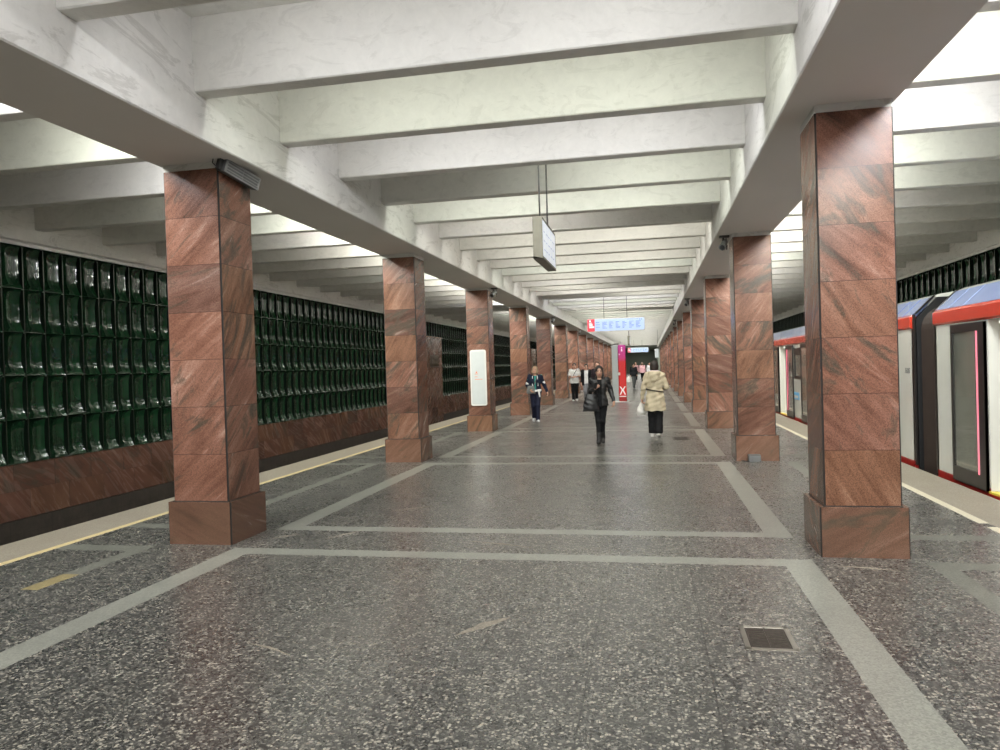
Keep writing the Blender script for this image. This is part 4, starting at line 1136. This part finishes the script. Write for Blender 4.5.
    # ---- upper garments
    for gi, c in enumerate(look['tops']):
        S = SDF(res); b = c.get('bulk', 1.0); m = pm('cloth ' + str(c['col']) + str(c.get('rough', .7)), c['col'], c.get('rough', 0.75), 0.15, c.get('coat', 0))
        st = [(c['hem'], pv[0] + c.get('hx', 0), pv[1], c.get('hrx', 0.17) * tw, c.get('hry', 0.13) * tw)]
        if c['hem'] < pv[2]: st.append((pv[2] + 0.02, pv[0], pv[1], (0.165 * tw + 0.01) * b, (0.118 * tw + 0.01) * b + (0.02 if c['hem'] < 0.7 else 0.0)))
        st += [(wa[2], wa[0], wa[1], c.get('wrx', 0.135) * b * tw, 0.108 * b * tw), (ch[2], ch[0], ch[1], 0.165 * b * tw, 0.122 * b * tw), (ch[2] + 0.09, ch[0], ch[1] + 0.01, 0.145 * b * tw, 0.098 * b), (nk[2] - 0.015, nk[0], nk[1] + 0.005, 0.075, 0.066)]
        S.loft(st, 0.05, c.get('fold', 0.004), c.get('nf', 7))
        for q in 'LR':
            s = 1 if q == 'L' else -1
            sh, el, wr = (A[x + q] for x in ('sh', 'el', 'wr'))
            S.cap(ch + np.array((s * 0.08, 0, 0.06)), sh, 0.075 * b, 0.06 * b, 0.05)
            end = c.get('sleeve', 0.97)
            if end > 1.0 or end == 0.97: S.chain([sh, el, el + (wr - el) * 0.93], [0.062 * b, 0.05 * b, 0.038 * b], 0.03)
            else: S.chain([sh, sh + (el - sh) * end], [0.062 * b, 0.062 * b], 0.03)
        if c.get('collar'):
            for a in range(10):
                t0, t1 = a / 10 * 2 * PI, (a + 1) / 10 * 2 * PI
                if abs(((a + 0.5) / 10 * 2 * PI) - 1.5 * PI) < 0.5: continue
                S.cap(nk + np.array((0.07 * math.cos(t0), 0.06 * math.sin(t0) + 0.005, 0.02)), nk + np.array((0.07 * math.cos(t1), 0.06 * math.sin(t1) + 0.005, 0.02)), 0.02, 0.02, 0.02)
        if c.get('hood'):
            S.ell(nk + np.array((0, 0.10, -0.02)), (0.125, 0.065, 0.075), 0.03); S.ell(nk + np.array((0, 0.13, -0.10)), (0.10, 0.04, 0.09), 0.04)
            S.cap(nk + np.array((-0.09, 0.02, 0.0)), nk + np.array((0.09, 0.02, 0.0)), 0.04, 0.04, 0.04)
        if c.get('open'):      # open front: a wedge is left out
            w0 = c['open']
            S.cut(lambda X, Y, Z, w0=w0: np.minimum(w0 * (1.0 + 0.5 * (nk[2] - Z)) - np.abs(X - ch[0]), -(Y - ch[1]) - 0.03) if False else np.minimum(w0 - np.abs(X - ch[0]), -0.02 - (Y - ch[1])))
        o = sdf_obj(c['name'], S, m, g, c.get('wr', 0.004), seed + gi)
        if c.get('label'): o['label'] = c['label']
    if extra: extra(g, A, res, W)
    return g

def stand(**kw):
    J = dict(head=(0, -0.02, 1.575), neck=(0, 0.01, 1.43), chest=(0, 0.0, 1.26), waist=(0, 0.0, 1.08), pelvis=(0, 0.0, 0.92),
             shL=(0.165, 0.01, 1.385), shR=(-0.165, 0.01, 1.385), elL=(0.21, 0.03, 1.11), elR=(-0.21, 0.03, 1.11), wrL=(0.23, -0.05, 0.88), wrR=(-0.23, -0.05, 0.88),
             hipL=(0.085, 0, 0.90), hipR=(-0.085, 0, 0.90), knL=(0.085, -0.03, 0.50), knR=(-0.085, -0.03, 0.50), anL=(0.08, 0.02, 0.085), anR=(-0.08, 0.02, 0.085))
    J.update(kw); return J

def walk(front='R', step=0.22, wide=0.06, **kw):
    s = {'L': 1, 'R': -1}; b = 'L' if front == 'R' else 'R'
    J = stand(**{'kn' + front: (s[front] * wide, -step * 0.75, 0.50), 'an' + front: (s[front] * wide * 0.9, -step, 0.085), 'toe' + front: (s[front] * wide * 1.2, -step - 0.14, 0.045),
                 'kn' + b: (s[b] * wide, -0.02, 0.49), 'an' + b: (s[b] * wide * 0.9, step * 0.95, 0.14), 'toe' + b: (s[b] * wide * 1.1, step * 0.95 - 0.12, 0.04)})
    J.update(kw); return J

def strap_tube(name, pts, r, m, parent, n=6):
    mb = MB(); mb.path(pts, r, n); o = mb.build(name, m, parent); return o

def tuple_add(a, b): return tuple(x + y for x, y in zip(a, b))

def build_people():
    BLK = (0.010, 0.010, 0.011)
    # --- woman in black, walking towards the camera
    J = walk('R', 0.13, 0.045, shL=(0.165, 0.01, 1.39), shR=(-0.165, 0.0, 1.385), elR=(-0.225, 0.03, 1.13), wrR=(-0.105, -0.215, 1.215), hdR=(0.55, -0.35, 0.5), hnR=(0.75, 0.35, 0.3), curlR=0.95,
             elL=(0.245, 0.04, 1.135), wrL=(0.30, -0.06, 0.93), hdL=(0.12, -0.25, -1), hnL=(-0.9, 0.3, 0.0), curlL=0.8, hyaw=0.06, hpitch=0.06)
    person('woman in a black leather jacket and black trousers walking towards the viewer', (-1.09, 16.45, 0), 0.06, 1.72, J, 0.0075,
           dict(skin=(0.47, 0.27, 0.19), hair=(0.018, 0.013, 0.011), trousers=BLK, leg=(0.088, 0.058, 0.045), shoes=(0.012, 0.011, 0.011), boot=True, cuff=0.10, build=0.95,
                tops=[dict(name='dress', col=(0.008, 0.008, 0.009), hem=0.80, hrx=0.175, hry=0.125, sleeve=0.3, bulk=0.96, wr=0.003),
                      dict(name='leather_jacket', col=(0.015, 0.0145, 0.015), rough=0.42, hem=0.84, hrx=0.205, hry=0.15, bulk=1.06, wr=0.006, open=0.045, collar=True)]), None, 'long', 3)
    # phone in her raised hand
    t = thing('phone', 'dark phone held up in the raised hand of the woman in black', 'phone', (-1.155, 16.13, 1.30), 0.4)
    t.rotation_euler = (0.35, 0.2, 0.5)
    mb = MB(); mb.prism(rrect(0.074, 0.15, 0.012, 3), 'Y', -0.0045, 0.0045); mb.build('phone_case', pm('phone case', (0.02, 0.02, 0.022), 0.3), t)
    mb = MB(); mb.prism(rrect(0.066, 0.14, 0.009, 3), 'Y', 0.0046, 0.0056); mb.build('screen', pm('phone screen', (0.05, 0.055, 0.07), 0.1), t)
    # tote bag on her forearm
    t = thing('tote_bag', 'large soft black bag hanging from the forearm of the woman in black', 'bag', (-1.27, 16.24, 0.735), 0.15)
    t.scale = (0.9, 0.9, 0.94)
    S = SDF(0.008); S.loft([(0.0, 0, 0, 0.175, 0.05), (0.05, 0, 0, 0.19, 0.075), (0.2, 0, 0, 0.17, 0.07), (0.36, 0.01, 0, 0.14, 0.045), (0.40, 0.01, 0, 0.13, 0.03)], 0.02, 0.006, 5)
    sdf_obj('bag_body', S, pm('black bag leather', (0.012, 0.012, 0.013), 0.38), t, 0.004, 2)
    for dy in (-0.03, 0.03):
        strap_tube('handle', [(-0.10, dy, 0.38), (-0.06, dy, 0.47), (0.0, dy, 0.50), (0.06, dy, 0.47), (0.11, dy, 0.38)], 0.009, pm('black bag leather', (0.012, 0.012, 0.013), 0.38), t)
    # --- woman in beige coat, walking away (faces +Y, so her space is turned round)
    J = walk('L', 0.07, 0.075, head=(0.0, -0.035, 1.575), elR=(-0.255, 0.02, 1.12), wrR=(-0.17, -0.19, 1.06), hdR=(0.5, -0.7, 0.2), elL=(0.245, 0.05, 1.10), wrL=(0.285, 0.0, 0.86), hdL=(0.05, -0.15, -1), curlL=1.2, hnL=(-1, 0, 0))
    def ex2(g, A, res, W):
        S = SDF(res)
        for i in range(28):
            a0, a1 = 2 * PI * i / 28, 2 * PI * (i + 1) / 28
            P = lambda a: (0.183 * math.cos(a), 0.148 * math.sin(a) + 0.0, 1.045 + 0.035 * math.cos(a))
            S.cap(P(a0), P(a1), 0.013, 0.013, 0.008)
        sdf_obj('belt', S, pm('dark belt', (0.02, 0.017, 0.014), 0.5), g, label='dark slanting belt over the coat')
        S = SDF(res)
        for i in range(9):
            a0 = PI * (0.08 + 0.84 * i / 9); a1 = PI * (0.08 + 0.84 * (i + 1) / 9)
            q = lambda a: (0.085 * math.cos(a), 0.015 + 0.075 * math.sin(a), 1.462)
            S.cap(q(a0), q(a1), 0.024, 0.024, 0.02)
        sdf_obj('scarf', S, pm('pale scarf', (0.55, 0.42, 0.44), 0.8), g, label='pale lilac scarf at the neck')
    person('woman in a belted beige hooded coat and black trousers walking away', (0.11, 17.72, 0), PI - 0.06, 1.80, J, 0.0075,
           dict(hair=(0.022, 0.014, 0.011), trousers=(0.012, 0.012, 0.013), leg=(0.105, 0.088, 0.092), legdrop=-0.01, cuff=0.095, shoes=(0.62, 0.60, 0.56), build=1.04,
                tops=[dict(name='coat', col=(0.50, 0.43, 0.305), rough=0.7, hem=0.60, hrx=0.225, hry=0.18, wrx=0.148, bulk=1.05, hood=True, wr=0.007, fold=0.008, nf=5)]), ex2, 'bob', 5)
    # her bag
    t = thing('carrier_bag', 'white plastic bag in the left hand of the woman in the beige coat', 'bag', (-0.215, 17.9, 0.52), 0.2)
    S = SDF(0.008); S.loft([(0.0, 0, 0, 0.07, 0.05), (0.06, 0, 0, 0.115, 0.08), (0.17, 0.01, 0, 0.10, 0.07), (0.26, 0.02, 0, 0.05, 0.03), (0.33, 0.03, 0, 0.022, 0.016)], 0.02, 0.008, 6)
    sdf_obj('bag_body', S, pm('white plastic', (0.72, 0.70, 0.66), 0.35), t, 0.006, 1)
    strap_tube('bag_handle', [(0.02, 0, 0.30), (0.03, -0.01, 0.36), (0.045, 0, 0.42)], 0.012, pm('white plastic', (0.72, 0.70, 0.66), 0.35), t)
    # --- fair woman in navy jacket with grey cross-body bag
    J = walk('L', 0.17, 0.06, hpitch=-0.22, hyaw=-0.25, hroll=0.08, elR=(-0.235, 0.04, 1.12), wrR=(-0.16, -0.15, 0.98), hdR=(0.4, -0.5, -0.4), elL=(0.27, 0.06, 1.14), wrL=(0.36, 0.0, 0.92), hdL=(0.4, -0.2, -1), curlL=0.7)
    def ex3(g, A, res, W):
        for s in (-1, 1):
            S = SDF(res); sh = A['shL' if s > 0 else 'shR']; el = A['elL' if s > 0 else 'elR']
            q = sh + (el - sh) * 0.72; d = (el - sh) / np.linalg.norm(el - sh)
            S.cap(q, q + d * 0.035, 0.064, 0.062, 0.01); sdf_obj('sleeve_trim', S, pm('white trim', (0.7, 0.7, 0.7), 0.7), g, label='white sleeve stripe')
            S = SDF(res); S.cap((s * 0.075, -0.095, 1.40), (s * 0.085, -0.118, 1.10), 0.011, 0.011, 0.01); sdf_obj('front_trim', S, pm('white trim', (0.7, 0.7, 0.7), 0.7), g)
        S = SDF(res)
        S.cap((-0.12, -0.135, 0.93), (0.15, -0.135, 0.97), 0.03, 0.035, 0.02); S.cap((0.10, -0.14, 0.96), (0.13, -0.145, 0.78), 0.03, 0.022, 0.02)
        sdf_obj('tied_shirt', S, pm('white trim', (0.7, 0.7, 0.7), 0.7), g, label='white cloth tied at the waist')
    person('fair-haired woman in a navy jacket with white stripes beside the fourth left column', (-3.55, 23.1, 0), 0.18, 1.76, J, 0.009,
           dict(hair=(0.30, 0.21, 0.13), trousers=(0.012, 0.014, 0.03), leg=(0.095, 0.07, 0.062), shoes=(0.62, 0.62, 0.64), build=1.05,
                tops=[dict(name='shirt', col=(0.03, 0.22, 0.19), hem=0.93, sleeve=0.3, bulk=0.97), dict(name='jacket', col=(0.012, 0.016, 0.032), hem=0.90, hrx=0.195, hry=0.145, bulk=1.12, wr=0.006, open=0.024)]), ex3, 'shoulder', 8)
    t = thing('crossbody_bag', 'grey cross-body bag on the fair-haired woman in navy', 'bag', (-3.66, 22.93, 0.90), 0.18)
    S = SDF(0.009); S.loft([(0, 0, 0, 0.13, 0.035), (0.04, 0, 0, 0.145, 0.05), (0.2, 0, 0, 0.115, 0.045), (0.25, 0, 0, 0.10, 0.02)], 0.02)
    sdf_obj('bag_body', S, pm('grey canvas', (0.15, 0.155, 0.15), 0.8), t)
    strap_tube('strap', [(0.07, 0.0, 0.22), (0.14, -0.0, 0.36), (0.19, 0.04, 0.50), (0.22, 0.12, 0.57), (0.22, 0.17, 0.56)], 0.013, pm('grey canvas', (0.15, 0.155, 0.15), 0.8), t)
    # --- man in a white shirt
    J = walk('R', 0.10, 0.08, elR=(-0.245, 0.0, 1.13), wrR=(-0.10, -0.19, 1.07), hdR=(0.9, -0.3, 0.1), hnR=(0, 1, 0), elL=(0.245, 0.0, 1.13), wrL=(0.09, -0.19, 1.09), hdL=(-0.9, -0.3, 0), hnL=(0, 1, 0))
    person('dark-haired man in a white T-shirt and black trousers, hands together', (-3.60, 36.2, 0), 0.1, 1.86, J, 0.011,
           dict(hair=(0.015, 0.012, 0.011), trousers=BLK, leg=(0.10, 0.078, 0.07), shoes=(0.72, 0.72, 0.72), build=1.08,
                tops=[dict(name='shirt', col=(0.66, 0.65, 0.62), hem=0.80, hrx=0.19, hry=0.14, sleeve=0.85, bulk=1.12)]),
           lambda g, A, r, W: strap_tube('bag_strap', [(0.11, -0.10, 1.42), (0.0, -0.155, 1.25), (-0.10, -0.15, 1.05)], 0.014, pm('black strap', BLK), g), 'short', 11)
    # --- walker in white shirt under an open black jacket
    J = walk('L', 0.16, 0.07, hpitch=0.1)
    person('walker in an open black jacket over a white shirt and grey trousers', (-2.94, 35.2, 0), 0.0, 1.80, J, 0.011,
           dict(hair=(0.02, 0.015, 0.013), trousers=(0.24, 0.24, 0.25), leg=(0.10, 0.08, 0.072), shoes=(0.70, 0.70, 0.70), build=1.05,
                tops=[dict(name='shirt', col=(0.66, 0.65, 0.63), hem=0.82, hrx=0.165, hry=0.12, sleeve=0.5, bulk=1.02), dict(name='jacket', col=BLK, hem=0.74, hrx=0.205, hry=0.155, bulk=1.16, open=0.085)]), None, 'short', 12)
    # --- older man half hidden behind the woman in black
    J = walk('R', 0.15, 0.07)
    person('balding man in a dark red-flecked jacket, half hidden behind the woman in black', (-2.30, 33.4, 0), 0.05, 1.84, J, 0.011,
           dict(hair=(0.30, 0.26, 0.22), trousers=(0.02, 0.02, 0.024), shoes=(0.03, 0.03, 0.03), build=1.12, leg=(0.10, 0.08, 0.07),
                tops=[dict(name='shirt', col=(0.30, 0.035, 0.03), hem=0.85, sleeve=0.4), dict(name='jacket', col=(0.03, 0.022, 0.026), hem=0.80, hrx=0.2, hry=0.15, bulk=1.16, open=0.03)]), None, 'none', 13)
    # --- far walkers
    J = walk('R', 0.2, 0.06, elL=(0.25, 0.06, 1.12), wrL=(0.22, -0.08, 0.92), head=(0, -0.05, 1.56), hpitch=0.25)
    person('distant walker in a black jacket and grey trousers with head bent', (-1.12, 54.0, 0), 0.25, 1.78, J, 0.013,
           dict(hair=(0.02, 0.018, 0.017), trousers=(0.075, 0.078, 0.075), shoes=(0.03, 0.03, 0.03), build=1.1, leg=(0.105, 0.085, 0.075),
                tops=[dict(name='jacket', col=(0.012, 0.012, 0.014), hem=0.80, hrx=0.2, hry=0.15, bulk=1.22)]), None, 'short', 14)
    t = thing('carrier_bag', 'pale bag beside the distant walker in black', 'bag', (-1.50, 53.95, 0.42), 0.0)
    S = SDF(0.012); S.loft([(0, 0, 0, 0.12, 0.06), (0.05, 0, 0, 0.15, 0.08), (0.3, 0, 0, 0.12, 0.06), (0.42, 0.04, 0, 0.04, 0.03)], 0.02)
    sdf_obj('bag_body', S, pm('white plastic', (0.72, 0.70, 0.66), 0.35), t); strap_tube('bag_handle', [(0.04, 0, 0.40), (0.12, 0, 0.5)], 0.014, pm('white plastic', (0.72, 0.70, 0.66), 0.35), t)
    J = walk('L', 0.16, 0.07)
    person('distant walker in a pink jacket and black trousers', (-0.62, 68.0, 0), 2.9, 1.84, J, 0.014,
           dict(hair=(0.16, 0.10, 0.07), trousers=BLK, shoes=(0.6, 0.6, 0.6), build=1.12, leg=(0.10, 0.08, 0.07),
                tops=[dict(name='jacket', col=(0.62, 0.36, 0.38), hem=0.82, hrx=0.2, hry=0.16, bulk=1.24)]), None, 'bob', 15)
    J = walk('R', 0.16, 0.07)
    person('distant fair walker in a dusky pink top just left of the pink jacket', (-1.32, 75.0, 0), 0.1, 1.86, J, 0.015,
           dict(hair=(0.28, 0.18, 0.12), trousers=(0.02, 0.02, 0.025), shoes=(0.3, 0.3, 0.3), build=1.1,
                tops=[dict(name='shirt', col=(0.42, 0.24, 0.24), hem=0.82, hrx=0.19, hry=0.15, bulk=1.15)]), None, 'bob', 16)
    J = walk('R', 0.14, 0.07)
    person('distant walker in a white top beyond the beige coat', (0.02, 72.0, 0), 0.1, 1.84, J, 0.015,
           dict(hair=(0.03, 0.02, 0.02), trousers=BLK, shoes=(0.1, 0.1, 0.1), build=1.1,
                tops=[dict(name='shirt', col=(0.62, 0.61, 0.6), hem=0.82, hrx=0.19, hry=0.15, bulk=1.15)]), None, 'short', 17)

# ------------------------------------------------------------------ camera and world
def build_camera():
    f, yaw, pit, rol = 739.2982, 0.1995, -0.01, -0.0296
    F = Vector((-math.sin(yaw) * math.cos(pit), math.cos(yaw) * math.cos(pit), math.sin(pit)))
    R0 = Vector((math.cos(yaw), math.sin(yaw), 0)); U0 = R0.cross(F)
    R = R0 * math.cos(rol) + U0 * math.sin(rol); U = U0 * math.cos(rol) - R0 * math.sin(rol)
    cd = bpy.data.cameras.new('camera'); cd.sensor_width = 36; cd.lens = f / 1000 * 36; cd.clip_start = 0.05; cd.clip_end = 400
    o = bpy.data.objects.new('camera', cd); COL.objects.link(o)
    m = Matrix((R, U, -F)).transposed().to_4x4(); m.translation = Vector((0, 0, 1.75))
    o.matrix_world = m; SC.camera = o

def main():
    make_materials()
    build_camera()
    build_floor(); build_ceiling(); build_walls(); build_columns()
    build_train(); build_fittings(); build_people(); build_lights()
    area('exit_hall_fill', (CX, 124, 4.1), 4.0, 24.0, 500.0, (1.0, 0.97, 0.9), (0, 0, 0))  # added fill light, no visible source, brightens the exit hall
    w = bpy.data.worlds.new('station dark'); SC.world = w; w.use_nodes = True
    bg = w.node_tree.nodes['Background']; bg.inputs[0].default_value = (0.02, 0.02, 0.02, 1); bg.inputs[1].default_value = 0.2
    vs = SC.view_settings
    SC.display_settings.display_device = 'sRGB'
    vs.view_transform = 'Standard'; vs.look = 'None'; vs.gamma = 1.0; vs.use_curve_mapping = False
    vs.exposure = 0.38

main()
